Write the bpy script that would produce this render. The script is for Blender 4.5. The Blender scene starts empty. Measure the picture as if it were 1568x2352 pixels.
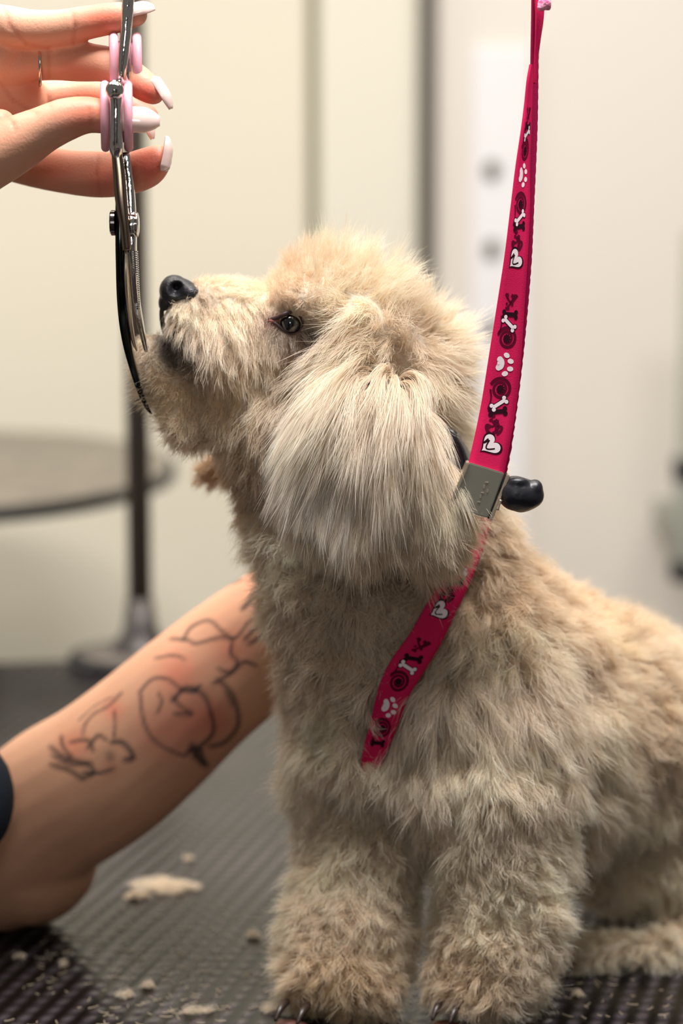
import bpy, bmesh, math, random
import numpy as np
from mathutils import Vector, Matrix, kdtree
from mathutils.bvhtree import BVHTree
random.seed(5)
S = bpy.context.scene
COL = S.collection
# ------------------------------------------------------------------ camera
PITCH = math.radians(9.0); F = 5553.0; CAMZ = 0.496
cam_d = bpy.data.cameras.new('camera'); cam = bpy.data.objects.new('camera', cam_d); COL.objects.link(cam)
cam.location = (0, 0, CAMZ); cam.rotation_euler = (math.pi/2-PITCH, 0, 0)
cam_d.sensor_fit = 'VERTICAL'; cam_d.sensor_height = 36.0; cam_d.lens = F/2352*36.0
cam_d.clip_start = 0.05; cam_d.clip_end = 50
cam_d.dof.use_dof = True; cam_d.dof.focus_distance = 1.262; cam_d.dof.aperture_fstop = 4.0
S.camera = cam
FW = Vector((0, math.cos(PITCH), -math.sin(PITCH))); UP = Vector((0, math.sin(PITCH), math.cos(PITCH))); RT = Vector((1, 0, 0))
CP = Vector((0, 0, CAMZ))
def ray(x, y): return (FW + RT*((x-784)/F) - UP*((y-1176)/F))
def P(x, y, Y):                 # the point of the place at depth Y seen at photograph position x, y
    d = ray(x, y); return CP + d*(Y/d.y)
def proj(A):                    # (n,3) world points to photograph positions
    A = np.asarray(A) - np.array(CP)
    z = A@np.array(FW); return 784+F*(A@np.array(RT))/z, 1176-F*(A@np.array(UP))/z
def mpp(Y): return Y/F
# ------------------------------------------------------------------ world, lights, exposure
w = bpy.data.worlds.new('room_air'); S.world = w; w.use_nodes = True
w.node_tree.nodes['Background'].inputs[0].default_value = (1.0, 0.95, 0.88, 1); w.node_tree.nodes['Background'].inputs[1].default_value = 0.15
def area(name, loc, aim, sx, sy, power, col):
    l = bpy.data.lights.new(name, 'AREA'); l.shape = 'RECTANGLE'; l.size = sx; l.size_y = sy; l.energy = power; l.color = col
    o = bpy.data.objects.new(name, l); COL.objects.link(o); o.location = loc
    o.rotation_euler = (Vector(aim)-Vector(loc)).to_track_quat('-Z', 'Y').to_euler(); return o
area('ceiling_lamp', (-0.35, 1.70, 1.60), (0.0, 1.4, 0.2), 1.2, 0.7, 10, (1.0, 0.93, 0.82))
area('ceiling_lamp', (0.2, 1.95, 1.66), (0.1, 3.2, -0.3), 2.2, 0.4, 20, (1.0, 0.95, 0.86))
area('ceiling_lamp', (0.1, 0.98, 1.62), (0.10, 1.24, 0.4), 1.1, 0.35, 48, (1.0, 0.965, 0.95))
area('wall_fill_light', (-1.9, 2.35, 0.25), (0.1, 3.3, -0.15), 0.8, 1.0, 13, (1.0, 0.97, 0.92))  # fill light added to brighten the lower back wall, not a window
area('eye_glint_light', (-0.12, 0.05, 0.66), (-0.03, 1.25, 0.5), 0.2, 0.2, 1.5, (1, 1, 1))  # small light added near the camera for the catchlight in the eye
S.view_settings.view_transform = 'Standard'; S.view_settings.look = 'None'; S.view_settings.gamma = 1.0
S.view_settings.exposure = 0.0; S.view_settings.use_curve_mapping = False
S.cycles.use_denoising = True; S.cycles.adaptive_threshold = .02; S.cycles.max_bounces = 9; S.cycles.diffuse_bounces = 4; S.cycles.transparent_max_bounces = 12
S.render.hair_type = 'STRIP'
try: S.cycles_curves.shape = 'RIBBONS'
except Exception: pass
# ------------------------------------------------------------------ helpers
def srgb(r, g, b):
    f = lambda c: (c/255/12.92) if c/255 <= 0.04045 else ((c/255+0.055)/1.055)**2.4
    return (f(r), f(g), f(b), 1)
def mat(name, col, rough=0.5, metal=0.0, spec=0.5, noise=None, bump=None, attr=None, sss=0, coat=0, trans=0):
    m = bpy.data.materials.new(name); m.use_nodes = True; nt = m.node_tree; b = nt.nodes['Principled BSDF']
    b.inputs['Base Color'].default_value = col; b.inputs['Roughness'].default_value = rough; b.inputs['Metallic'].default_value = metal
    b.inputs['Specular IOR Level'].default_value = spec
    if coat: b.inputs['Coat Weight'].default_value = coat
    if trans: b.inputs['Transmission Weight'].default_value = trans
    if sss:
        b.inputs['Subsurface Weight'].default_value = sss; b.inputs['Subsurface Radius'].default_value = (1, .35, .2); b.inputs['Subsurface Scale'].default_value = 0.006
    tc = nt.nodes.new('ShaderNodeTexCoord'); src = None
    if attr:
        a = nt.nodes.new('ShaderNodeAttribute'); a.attribute_name = attr; src = a.outputs['Color']; nt.links.new(src, b.inputs['Base Color'])
    if noise:                      # (scale, second colour, amount)
        n = nt.nodes.new('ShaderNodeTexNoise'); n.inputs['Scale'].default_value = noise[0]; n.inputs['Detail'].default_value = 4
        nt.links.new(tc.outputs['Object'], n.inputs['Vector'])
        mr = nt.nodes.new('ShaderNodeMapRange'); mr.inputs[1].default_value = .35; mr.inputs[2].default_value = .65; mr.inputs[4].default_value = noise[2]
        nt.links.new(n.outputs['Fac'], mr.inputs[0])
        mx = nt.nodes.new('ShaderNodeMix'); mx.data_type = 'RGBA'; mx.inputs['A'].default_value = col; mx.inputs['B'].default_value = noise[1]
        if src: nt.links.new(src, mx.inputs['A'])
        nt.links.new(mr.outputs[0], mx.inputs['Factor']); nt.links.new(mx.outputs['Result'], b.inputs['Base Color'])
    if bump:                       # (scale, strength, distance)
        n2 = nt.nodes.new('ShaderNodeTexNoise'); n2.inputs['Scale'].default_value = bump[0]; n2.inputs['Detail'].default_value = 3
        nt.links.new(tc.outputs['Object'], n2.inputs['Vector'])
        bp = nt.nodes.new('ShaderNodeBump'); bp.inputs['Strength'].default_value = bump[1]; bp.inputs['Distance'].default_value = bump[2]
        nt.links.new(n2.outputs['Fac'], bp.inputs['Height']); nt.links.new(bp.outputs[0], b.inputs['Normal'])
    return m
def link(name, me, m, parent=None, smooth=True, kind=None, label=None, cat=None, group=None):
    o = bpy.data.objects.new(name, me); COL.objects.link(o)
    if m is not None: me.materials.append(m)
    if smooth and hasattr(me, 'polygons'): me.polygons.foreach_set('use_smooth', [True]*len(me.polygons))
    if parent: o.parent = parent; o.matrix_parent_inverse = parent_inv(parent)
    for k, v in (('kind', kind), ('label', label), ('category', cat), ('group', group)):
        if v: o[k] = v
    return o
def parent_inv(p): 
    M = Matrix.Identity(4); chain = []
    while p: chain.append(p); p = p.parent
    for q in reversed(chain): M = M @ q.matrix_parent_inverse @ Matrix.LocRotScale(q.location, q.rotation_euler, q.scale)
    return M.inverted()
def empty(name, loc, label, cat, group=None):
    o = bpy.data.objects.new(name, None); o.location = loc; COL.objects.link(o); o['label'] = label; o['category'] = cat
    o.empty_display_size = .03
    if group: o['group'] = group
    return o
def mesh(name, V, Fc):
    me = bpy.data.meshes.new(name); me.from_pydata([tuple(v) for v in V], [], Fc); me.update(); return me
def box_me(name, lo, hi, bev=0.0, segs=2):
    bm = bmesh.new(); bmesh.ops.create_cube(bm, size=1)
    for v in bm.verts: v.co = Vector([(lo[i]+hi[i])/2+v.co[i]*(hi[i]-lo[i]) for i in range(3)])
    if bev: bmesh.ops.bevel(bm, geom=bm.edges[:], offset=bev, segments=segs, affect='EDGES')
    me = bpy.data.meshes.new(name); bm.to_mesh(me); bm.free(); return me
def lathe_me(name, c, prof, n=48, sx=1, sy=1, M=None):     # prof: (r, z) rings, closed at both ends
    V = []; Fc = []
    for r, z in prof:
        for k in range(n):
            a = 2*math.pi*k/n; v = Vector((r*math.cos(a)*sx, r*math.sin(a)*sy, z))
            if M: v = M @ v
            V.append(v+Vector(c))
    for i in range(len(prof)-1):
        for k in range(n): a = i*n+k; b = i*n+(k+1) % n; Fc.append((a, b, b+n, a+n))
    Fc.append(tuple(range(n))[::-1]); Fc.append(tuple(range((len(prof)-1)*n, len(prof)*n)))
    return mesh(name, V, Fc)
def smooth_path(pts, n):         # Catmull-Rom through tuples of any length
    A = np.array(pts, float); m = len(A); out = []
    B = np.vstack([2*A[0]-A[1], A, 2*A[-1]-A[-2]])
    seg = np.linalg.norm(np.diff(A[:, :2], axis=0), axis=1); cum = np.r_[0, np.cumsum(seg)]
    for s in np.linspace(0, cum[-1], n):
        i = min(np.searchsorted(cum, s, 'right')-1, m-2); t = (s-cum[i])/max(seg[i], 1e-9)
        p0, p1, p2, p3 = B[i:i+4]
        out.append(.5*(2*p1+(p2-p0)*t+(2*p0-5*p1+4*p2-p3)*t*t+(3*p1-p0-3*p2+p3)*t**3))
    return np.array(out)
def sweep_me(name, pts, n=40, k=16, prof=None, tip=True):   # tube through world points (x,y,z, half-width a, half-depth b); a across, b along Y
    A = smooth3(pts, n); V = []; Fc = []
    for i in range(n):
        t = A[min(i+1, n-1), :3]-A[max(i-1, 0), :3]; t = Vector(t).normalized()
        d = Vector((0, 1, 0)); d = (d-t*d.dot(t)).normalized(); s = t.cross(d)
        for j in range(k):
            a = 2*math.pi*j/k; ca, sa = math.cos(a), math.sin(a)
            if prof == 'box': q = max(abs(ca), abs(sa))**.75; ca /= q; sa /= q
            V.append(Vector(A[i, :3])+s*(ca*A[i, 3])+d*(sa*A[i, 4]))
    for i in range(n-1):
        for j in range(k): a = i*k+j; b = i*k+(j+1) % k; Fc.append((a, b, b+k, a+k))
    Fc.append(tuple(range(k))[::-1]); Fc.append(tuple(range((n-1)*k, n*k)))
    return mesh(name, V, Fc)
def smooth3(pts, n):
    A = np.array(pts, float); m = len(A); B = np.vstack([2*A[0]-A[1], A, 2*A[-1]-A[-2]])
    seg = np.linalg.norm(np.diff(A[:, :3], axis=0), axis=1); cum = np.r_[0, np.cumsum(seg)]; out = []
    for s in np.linspace(0, cum[-1], n):
        i = min(np.searchsorted(cum, s, 'right')-1, m-2); t = (s-cum[i])/max(seg[i], 1e-9); p0, p1, p2, p3 = B[i:i+4]
        out.append(.5*(2*p1+(p2-p0)*t+(2*p0-5*p1+4*p2-p3)*t*t+(3*p1-p0-3*p2+p3)*t**3))
    return np.array(out)
def PW(x, y, Y, a, b): p = P(x, y, Y); return (p.x, p.y, p.z, a*mpp(Y), b)   # a in photo px, b in metres
# bodies: a list of balls and ellipsoids fused into one continuous skin
_ico = bmesh.new(); bmesh.ops.create_icosphere(_ico, subdivisions=3, radius=1)
ICOV = np.array([v.co[:] for v in _ico.verts]); ICOF = np.array([[v.index for v in f.verts] for f in _ico.faces]); _ico.free()
BAS = np.array([RT[:], FW[:], UP[:]])          # right, forward, up rows
def ell(x, y, Y, rx, ry, rd, ang=0, yaw=0):    # radii in photo px; rd is the depth radius; ang turns in the picture plane, yaw about vertical
    s = mpp(Y); c, n = math.cos(math.radians(ang)), math.sin(math.radians(ang))
    L = ICOV*np.array([rx, rd, ry])*s
    L = np.stack([L[:, 0]*c+L[:, 2]*n, L[:, 1], -L[:, 0]*n+L[:, 2]*c], 1)
    if yaw:
        c2, n2 = math.cos(math.radians(yaw)), math.sin(math.radians(yaw)); L = np.stack([L[:, 0]*c2-L[:, 1]*n2, L[:, 0]*n2+L[:, 1]*c2, L[:, 2]], 1)
    return L@BAS + np.array(P(x, y, Y))
def chain(pts, flat=1.0):                      # rows x, y, Y, r (px) -> balls along a spline
    A = smooth_path(pts, max(6, int(sum(math.dist(pts[i][:2], pts[i+1][:2]) for i in range(len(pts)-1))/ (min(p[3] for p in pts)*.22)+abs(pts[0][2]-pts[-1][2])*400)))
    return [ell(a[0], a[1], a[2], a[3], a[3], a[3]*flat) for a in A]
def wball(c, r): return ICOV*r+np.array(c)
def wchain(pts, n=14): return [wball(a[:3], a[3]) for a in smooth3([tuple(p) for p in pts], n)]
def fuse(name, parts, voxel, it=6, fac=.5):
    V = np.vstack(parts); nv = len(ICOV); Fa = np.vstack([ICOF+i*nv for i in range(len(parts))])
    me = bpy.data.meshes.new(name); me.from_pydata(V.tolist(), [], Fa.tolist())
    o = bpy.data.objects.new('tmp', me); COL.objects.link(o)
    r = o.modifiers.new('r', 'REMESH'); r.mode = 'VOXEL'; r.voxel_size = voxel; r.use_smooth_shade = True
    s = o.modifiers.new('s', 'SMOOTH'); s.iterations = it; s.factor = fac
    dg = bpy.context.evaluated_depsgraph_get(); out = bpy.data.meshes.new_from_object(o.evaluated_get(dg)); out.name = name
    bpy.data.objects.remove(o); bpy.data.meshes.remove(me); return out
def bvh_of(me):
    me.calc_loop_triangles(); V = np.empty(len(me.vertices)*3); me.vertices.foreach_get('co', V); V = V.reshape(-1, 3)
    T = np.empty(len(me.loop_triangles)*3, int); me.loop_triangles.foreach_get('vertices', T); T = T.reshape(-1, 3)
    N = np.empty(len(me.vertices)*3); me.vertices.foreach_get('normal', N)
    return BVHTree.FromPolygons([Vector(v) for v in V], T.tolist()), V, T, N.reshape(-1, 3)
def hit(b, x, y):
    l, n, i, d = b.ray_cast(CP, ray(x, y).normalized()); return l, n
def colors(me, C, name='col'):
    a = me.color_attributes.new(name, 'FLOAT_COLOR', 'POINT'); a.data.foreach_set('color', np.c_[C, np.ones(len(C))].astype(np.float32).ravel())
def lin(*c): return np.array(srgb(*c)[:3])
# ------------------------------------------------------------------ the setting
M_wall = mat('painted_wall', srgb(226, 219, 200), .6, noise=(1.2, srgb(220, 214, 198), .6))
M_wall2 = mat('painted_wall_cool', srgb(226, 221, 205), .55); M_wall3 = mat('painted_wall_white', srgb(228, 221, 211), .55)
M_gap = mat('olive_joint', srgb(150, 146, 120), .7); M_dark = mat('dark_trim_paint', srgb(92, 86, 76), .5)
WY = 3.2
xw = lambda px: (px-784)*WY/F
def wbox(name, x0, x1, y0, y1, z0, z1, m, parent=None, bev=.004, **k): return link(name, box_me(name, (x0, y0, z0), (x1, y1, z1), bev), m, parent, smooth=False, **k)
wall = wbox('wall_back', -2.2, 2.2, WY+.02, WY+.12, -.85, 1.75, M_gap, kind='structure', bev=0)
wbox('wall_panel', -2.2, xw(706), WY-.005, WY+.02, -.78, 1.75, M_wall, wall)
wbox('wall_panel', xw(733), xw(958), WY-.005, WY+.02, -.78, 1.75, M_wall2, wall)
wbox('wall_panel', xw(998), 2.2, WY-.005, WY+.02, -.78, 1.75, M_wall3, wall)
wbox('trim_1', xw(960), xw(994), WY-.03, WY+.02, -.78, 1.75, M_dark, kind='structure', bev=.003)
wbox('floor', -2.2, 2.2, -1.2, WY+.1, -.85, -.80, mat('vinyl_floor', srgb(150, 140, 128), .5, noise=(9, srgb(128, 120, 110), .6)), kind='structure', bev=0)
wbox('ceiling', -2.2, 2.2, .9, WY+.1, 1.75, 1.82, mat('ceiling_paint', srgb(225, 222, 215), .8), kind='structure', bev=0)
wbox('baseboard_back', -2.2, 2.2, WY-.02, WY+.02, -.80, -.72, M_dark, kind='structure', bev=.003)
# white perforated strip on the wall
rail = empty('wall_rail', P(1148, 1100, WY-.01), 'white perforated metal strip with dark holes on the pale wall behind the pink leash', 'wall strip')
zt = P(1148, 108, WY).z
link('strip', box_me('strip', (xw(1080), WY-.016, zt-.75), (xw(1212), WY-.004, zt), .003), mat('white_plastic', srgb(236, 234, 236), .4), rail, smooth=False)
for yy in (205, 390, 572, 755, 940):
    if yy == 205: continue
    c = P(1128, yy, WY-.02); R = Matrix.Rotation(math.pi/2, 4, 'X')
    link('slot', lathe_me('slot', c, [(.0085, 0), (.0095, .002), (.008, .005)], 24, 1, 1.35, R), mat('slot_shadow', srgb(84, 82, 68), .6), rail)
# dark-banded bottle or fitting at the right edge
fit = empty('wall_dispenser', P(1590, 1200, 2.9), 'blurred grey upright dispenser with black top and bottom bands at the right edge', 'dispenser')
s29 = mpp(2.9); c0 = P(1592, 1322, 2.9)
def cyl(name, r, z0, z1, m): link(name, lathe_me(name, (c0.x, c0.y, 0), [(r*.9, z0), (r, z0+.006), (r, z1-.006), (r*.9, z1)], 40), m, fit)
zb = c0.z
cyl('body', .026, zb, zb+.155, mat('grey_plastic', srgb(150, 152, 142), .4)); cyl('band', .030, zb-.006, zb+.02, mat('black_plastic', srgb(30, 32, 32), .4))
cyl('cap', .0285, zb+.115, zb+.148, bpy.data.materials['black_plastic']); cyl('neck', .022, zb+.15, zb+.42, mat('grey_green_plastic', srgb(176, 176, 160), .4))
link('bracket', box_me('bracket', (c0.x-.012, 2.92, zb+.02), (c0.x+.012, WY, zb+.05), .003), bpy.data.materials['grey_plastic'], fit, smooth=False)
for cx_, lb in ((-.75, 'unseen dark cabinet added behind the camera at left for chrome reflections'), (.85, 'unseen dark cabinet added behind the camera at right for chrome reflections')):  # unseen dark cabinets added so the chrome has something dark to reflect
    cb = empty('reflection_cabinet', (cx_, -.9, -.8), lb, 'cabinet'); M_cab = mat('charcoal_laminate', srgb(44, 42, 42), .5)
    link('carcass', box_me('carcass', (cx_-.4, -1.15, -.8), (cx_+.4, -.72, 1.0), .004), M_cab, cb, smooth=False)
    for q in (-.2, .2):
        dr = link('door', box_me('door', (cx_+q-.19, -.72, -.72), (cx_+q+.19, -.70, .96), .003), M_cab, cb, smooth=False)
        link('handle', box_me('handle', (cx_+q*.3-.006, -.70, .0), (cx_+q*.3+.006, -.68, .16), .002), bpy.data.materials['white_plastic'], dr, smooth=False)
# oval table behind
tb = empty('side_table', P(-110, 1080, 2.66), 'blurred round grey-topped table with black rim standing behind the pole', 'table')
tc_ = P(-112, 1072, 2.66)
rr = 520*mpp(2.66)
M_top = mat('speckled_top', srgb(112, 104, 94), .35, noise=(30, srgb(140, 130, 116), .8)); M_rim = mat('black_rubber', srgb(20, 22, 22), .5)
link('table_top', lathe_me('table_top', (tc_.x, tc_.y, tc_.z), [(rr*.97, -.008), (rr*.975, 0), (rr*.96, .002)], 96, 1, 1.3), M_top, tb)
link('rim', lathe_me('rim', (tc_.x, tc_.y, tc_.z-.016), [(rr*.97, 0), (rr, .003), (rr, .013), (rr*.975, .0165)], 96, 1, 1.3), M_rim, tb)
link('pedestal', lathe_me('pedestal', (tc_.x, tc_.y, -.8), [(.14, 0), (.14, .02), (.03, .05), (.03, .7), (.032, tc_.z+.784)], 40), M_rim, tb)
# ------------------------------------------------------------------ grooming table
ROT = math.radians(9)
gt = empty('grooming_table', (0.05, 1.55, 0), 'black grooming table with ribbed rubber mat under the dog', 'table')
def rotc(x, y): return (0.0+x*math.cos(ROT)-y*math.sin(ROT), 1.50+x*math.sin(ROT)+y*math.cos(ROT))
def rrect(name, hx, hy, r, z0, z1, m, yoff=0):
    V = []; n = 10; top = []
    for qx, qy, a0 in ((hx-r, hy-r, 0), (-hx+r, hy-r, 90), (-hx+r, -hy+r, 180), (hx-r, -hy+r, 270)):
        for i in range(n+1):
            a = math.radians(a0+90*i/n); top.append(rotc(qx+r*math.cos(a), qy+r*math.sin(a)+yoff))
    N = len(top); V = [(x, y, z0) for x, y in top]+[(x, y, z1) for x, y in top]
    Fc = [tuple(range(N))[::-1], tuple(range(N, 2*N))]+[(i, (i+1) % N, (i+1) % N+N, i+N) for i in range(N)]
    return link(name, mesh(name, V, Fc), m, gt, smooth=False)
M_mat = bpy.data.materials.new('ribbed_rubber'); M_mat.use_nodes = True; nt = M_mat.node_tree; b = nt.nodes['Principled BSDF']
b.inputs['Roughness'].default_value = .2; b.inputs['Specular IOR Level'].default_value = .5; b.inputs['IOR'].default_value = 1.30
tcn = nt.nodes.new('ShaderNodeTexCoord'); mp = nt.nodes.new('ShaderNodeMapping'); mp.inputs['Rotation'].default_value = (0, 0, math.radians(14))
nt.links.new(tcn.outputs['Object'], mp.inputs['Vector'])
def wave(rot, sc):
    m2 = nt.nodes.new('ShaderNodeMapping'); m2.inputs['Rotation'].default_value = (0, 0, rot); nt.links.new(mp.outputs[0], m2.inputs['Vector'])
    q = nt.nodes.new('ShaderNodeTexWave'); q.wave_type = 'BANDS'; q.bands_direction = 'X'; q.inputs['Scale'].default_value = sc; q.inputs['Distortion'].default_value = .15
    nt.links.new(m2.outputs[0], q.inputs['Vector']); return q.outputs['Fac']
w1, w2 = wave(0, 26), wave(math.radians(80), 24)
pw = nt.nodes.new('ShaderNodeMath'); pw.operation = 'POWER'; pw.inputs[1].default_value = 1.5; nt.links.new(w1, pw.inputs[0])
mx = nt.nodes.new('ShaderNodeMath'); mx.operation = 'MULTIPLY'; nt.links.new(pw.outputs[0], mx.inputs[0])
ad = nt.nodes.new('ShaderNodeMath'); ad.operation = 'MULTIPLY_ADD'; ad.inputs[1].default_value = .6; ad.inputs[2].default_value = .4; nt.links.new(w2, ad.inputs[0]); nt.links.new(ad.outputs[0], mx.inputs[1])
bp = nt.nodes.new('ShaderNodeBump'); bp.inputs['Distance'].default_value = .0007; bp.inputs['Strength'].default_value = .8
nt.links.new(mx.outputs[0], bp.inputs['Height']); nt.links.new(bp.outputs[0], b.inputs['Normal'])
mc = nt.nodes.new('ShaderNodeMix'); mc.data_type = 'RGBA'; mc.inputs['A'].default_value = srgb(9, 8, 8); mc.inputs['B'].default_value = srgb(66, 60, 64)  # groove shade and rib highlights put into the colour pattern
nz = nt.nodes.new('ShaderNodeTexNoise'); nz.inputs['Scale'].default_value = 14; nt.links.new(tcn.outputs['Object'], nz.inputs['Vector'])
mm = nt.nodes.new('ShaderNodeMath'); mm.operation = 'MULTIPLY'; nt.links.new(mx.outputs[0], mm.inputs[0]); nt.links.new(nz.outputs['Fac'], mm.inputs[1])
mm2 = nt.nodes.new('ShaderNodeMath'); mm2.operation = 'MULTIPLY'; mm2.inputs[1].default_value = 2.0; nt.links.new(mm.outputs[0], mm2.inputs[0])
nt.links.new(mm2.outputs[0], mc.inputs['Factor']); nt.links.new(mc.outputs['Result'], b.inputs['Base Color'])
TH = .762
rrect('table_board', .47, TH+.012, .10, -.032, -.004, M_rim); rrect('rubber_mat', .462, TH+.004, .095, -.004, 0, M_mat)
M_leg = mat('dark_steel', srgb(50, 50, 52), .4, metal=.6)
for sx in (-1, 1):
    for sy in (-1, 1):
        x, y = rotc(sx*.40, sy*.6); link('leg', lathe_me('leg', (x, y, -.8), [(.022, 0), (.022, .02), (.016, .03), (.016, .77)], 20), M_leg, gt)
# grooming arm: pole with a round foot on the far edge, arm reaching forward above the picture
pc = P(323, 1508, 2.235); px_, py_ = pc.x, 2.235
arm = empty('grooming_post', (px_, py_, 0), 'dark grey metal post with round foot standing on the far table edge', 'post')
M_pole = mat('bronze_grey_metal', srgb(98, 88, 80), .38, metal=.55)
link('base_plate', lathe_me('base_plate', (px_, py_, 0), [(.066, 0), (.068, .002), (.068, .006), (.064, .008)], 64), mat('plate_black', srgb(28, 28, 30), .4), arm)
link('plate_top', lathe_me('plate_top', (px_, py_, .0082), [(.059, 0), (.058, .0012), (.02, .003)], 64), mat('plate_grey', srgb(112, 104, 98), .4, metal=.2), arm)
link('socket', lathe_me('socket', (px_, py_, .01), [(.030, 0), (.026, .004), (.016, .022), (.0125, .05)], 40), mat('socket_metal', srgb(74, 68, 66), .4, metal=.4), arm)
link('pole', lathe_me('pole', (px_, py_, .012), [(.0112, 0), (.0112, .82), (.010, .822)], 32), M_pole, arm)
lt = P(1236, 0, 1.25)
link('arm_bar', sweep_me('arm_bar', [(px_, py_, .80, .0085, .0085), (px_+.02, py_-.02, .835, .0085, .0085), (px_+.06, py_-.08, .845, .0085, .0085), (lt.x, 1.30, .845, .0085, .0085), (lt.x+.01, 1.18, .845, .0085, .0085)], 60, 16), M_pole, arm)
link('clamp_knob', lathe_me('clamp_knob', (px_, py_, .79), [(.018, 0), (.02, .004), (.02, .03), (.016, .034)], 24), M_rim, arm)
# ------------------------------------------------------------------ dog
def noise3(Pt, s, seed):          # cheap smooth noise from sines, -1..1
    r = np.random.RandomState(seed); o = np.zeros(len(Pt))
    for _ in range(5):
        k = r.normal(size=3)*s; o += np.sin(Pt@k+r.rand()*6.3)
    return o/3.0
dog = empty('dog', P(960, 2330, 1.31), 'fluffy cream and apricot small dog sitting on the black mat with its muzzle raised', 'dog')
M_skin = mat('shaded_undercoat', srgb(196, 168, 132), .9, spec=.1, bump=(300, .4, .001), attr='col')
B = []
A_ = lambda *a, **k: B.append(ell(*a, **k))
# head
A_(815, 770, 1.318, 175, 160, 140); A_(740, 690, 1.318, 125, 105, 110); A_(930, 830, 1.325, 130, 140, 130)
A_(655, 775, 1.312, 105, 110, 105); A_(700, 690, 1.305, 80, 62, 95)
B += chain([(640, 770, 1.315, 105), (560, 745, 1.312, 88), (485, 712, 1.311, 68), (435, 700, 1.311, 46)])
A_(505, 800, 1.302, 100, 100, 82, ang=10); A_(445, 765, 1.303, 58, 72, 56)
A_(366, 850, 1.312, 52, 92, 56, ang=-8); A_(400, 905, 1.312, 62, 62, 56); A_(450, 960, 1.312, 80, 62, 64); A_(430, 890, 1.312, 76, 80, 64); A_(500, 940, 1.312, 95, 85, 72); A_(620, 950, 1.315, 130, 120, 100); A_(585, 1060, 1.32, 78, 95, 80, ang=-20); A_(632, 1180, 1.33, 70, 90, 80)
B += chain([(590, 1040, 1.36, 50), (520, 1060, 1.365, 34), (482, 1085, 1.368, 27)])          # far ear tip
# neck, chest
B += chain([(720, 980, 1.325, 150), (745, 1150, 1.335, 160), (800, 1330, 1.34, 190), (850, 1500, 1.345, 215)])
B += chain([(900, 1000, 1.335, 130), (960, 1180, 1.345, 165), (1010, 1350, 1.35, 200), (1080, 1480, 1.36, 215)])
A_(850, 1620, 1.345, 190, 290, 190); A_(830, 1780, 1.342, 130, 160, 140)
A_(1110, 1650, 1.335, 230, 250, 170); A_(1060, 1780, 1.325, 180, 190, 140)
B += chain([(1130, 1560, 1.38, 260), (1350, 1690, 1.44, 275), (1600, 1820, 1.51, 300), (1750, 1950, 1.55, 280)])
A_(1500, 1900, 1.45, 210, 195, 200); A_(1440, 1960, 1.44, 120, 130, 150); A_(1600, 1960, 1.45, 160, 130, 150); A_(1250, 1800, 1.38, 160, 180, 150)
# legs
B += chain([(1130, 1780, 1.325, 165), (1165, 1950, 1.318, 150), (1150, 2090, 1.312, 142), (1130, 2200, 1.306, 132)]); A_(1118, 2264, 1.300, 130, 56, 115)
B += chain([(820, 1800, 1.345, 140), (830, 1950, 1.335, 118), (808, 2080, 1.325, 136), (788, 2200, 1.315, 144)]); A_(782, 2260, 1.310, 136, 55, 112)
B += chain([(1840, 2000, 1.62, 60), (1900, 1930, 1.66, 42), (1930, 1830, 1.68, 32)]); B += chain([(1330, 2200, 1.385, 34), (1450, 2180, 1.392, 44), (1620, 2160, 1.40, 62), (1750, 2080, 1.42, 120)]); A_(1650, 2060, 1.44, 190, 110, 170)
body_me = fuse('body', B, .0035, 8, .5)
def lumps(me, a, s1=110):          # tufted volume of a woolly coat
    V = np.empty(len(me.vertices)*3); me.vertices.foreach_get('co', V); V = V.reshape(-1, 3); N = np.empty(V.size); me.vertices.foreach_get('normal', N); N = N.reshape(-1, 3)
    x, y = proj(V); k = a*np.clip((np.hypot(x-640, y-740)-120)/260, .12, 1)
    h = .55*noise3(V, 95, 31)+.45*noise3(V, 190, 32)-.35*np.abs(noise3(V, 130, 33))
    V = V+N*(h*k)[:, None]; me.vertices.foreach_set('co', V.ravel()); me.update()

lumps(body_me, .0062)
V = np.empty(len(body_me.vertices)*3); body_me.vertices.foreach_get('co', V); V[2::3] = np.maximum(V[2::3], .002); body_me.vertices.foreach_set('co', V); body_me.update()
bb, BV, BT, BN = bvh_of(body_me)
EYE = (667, 742)
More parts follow.
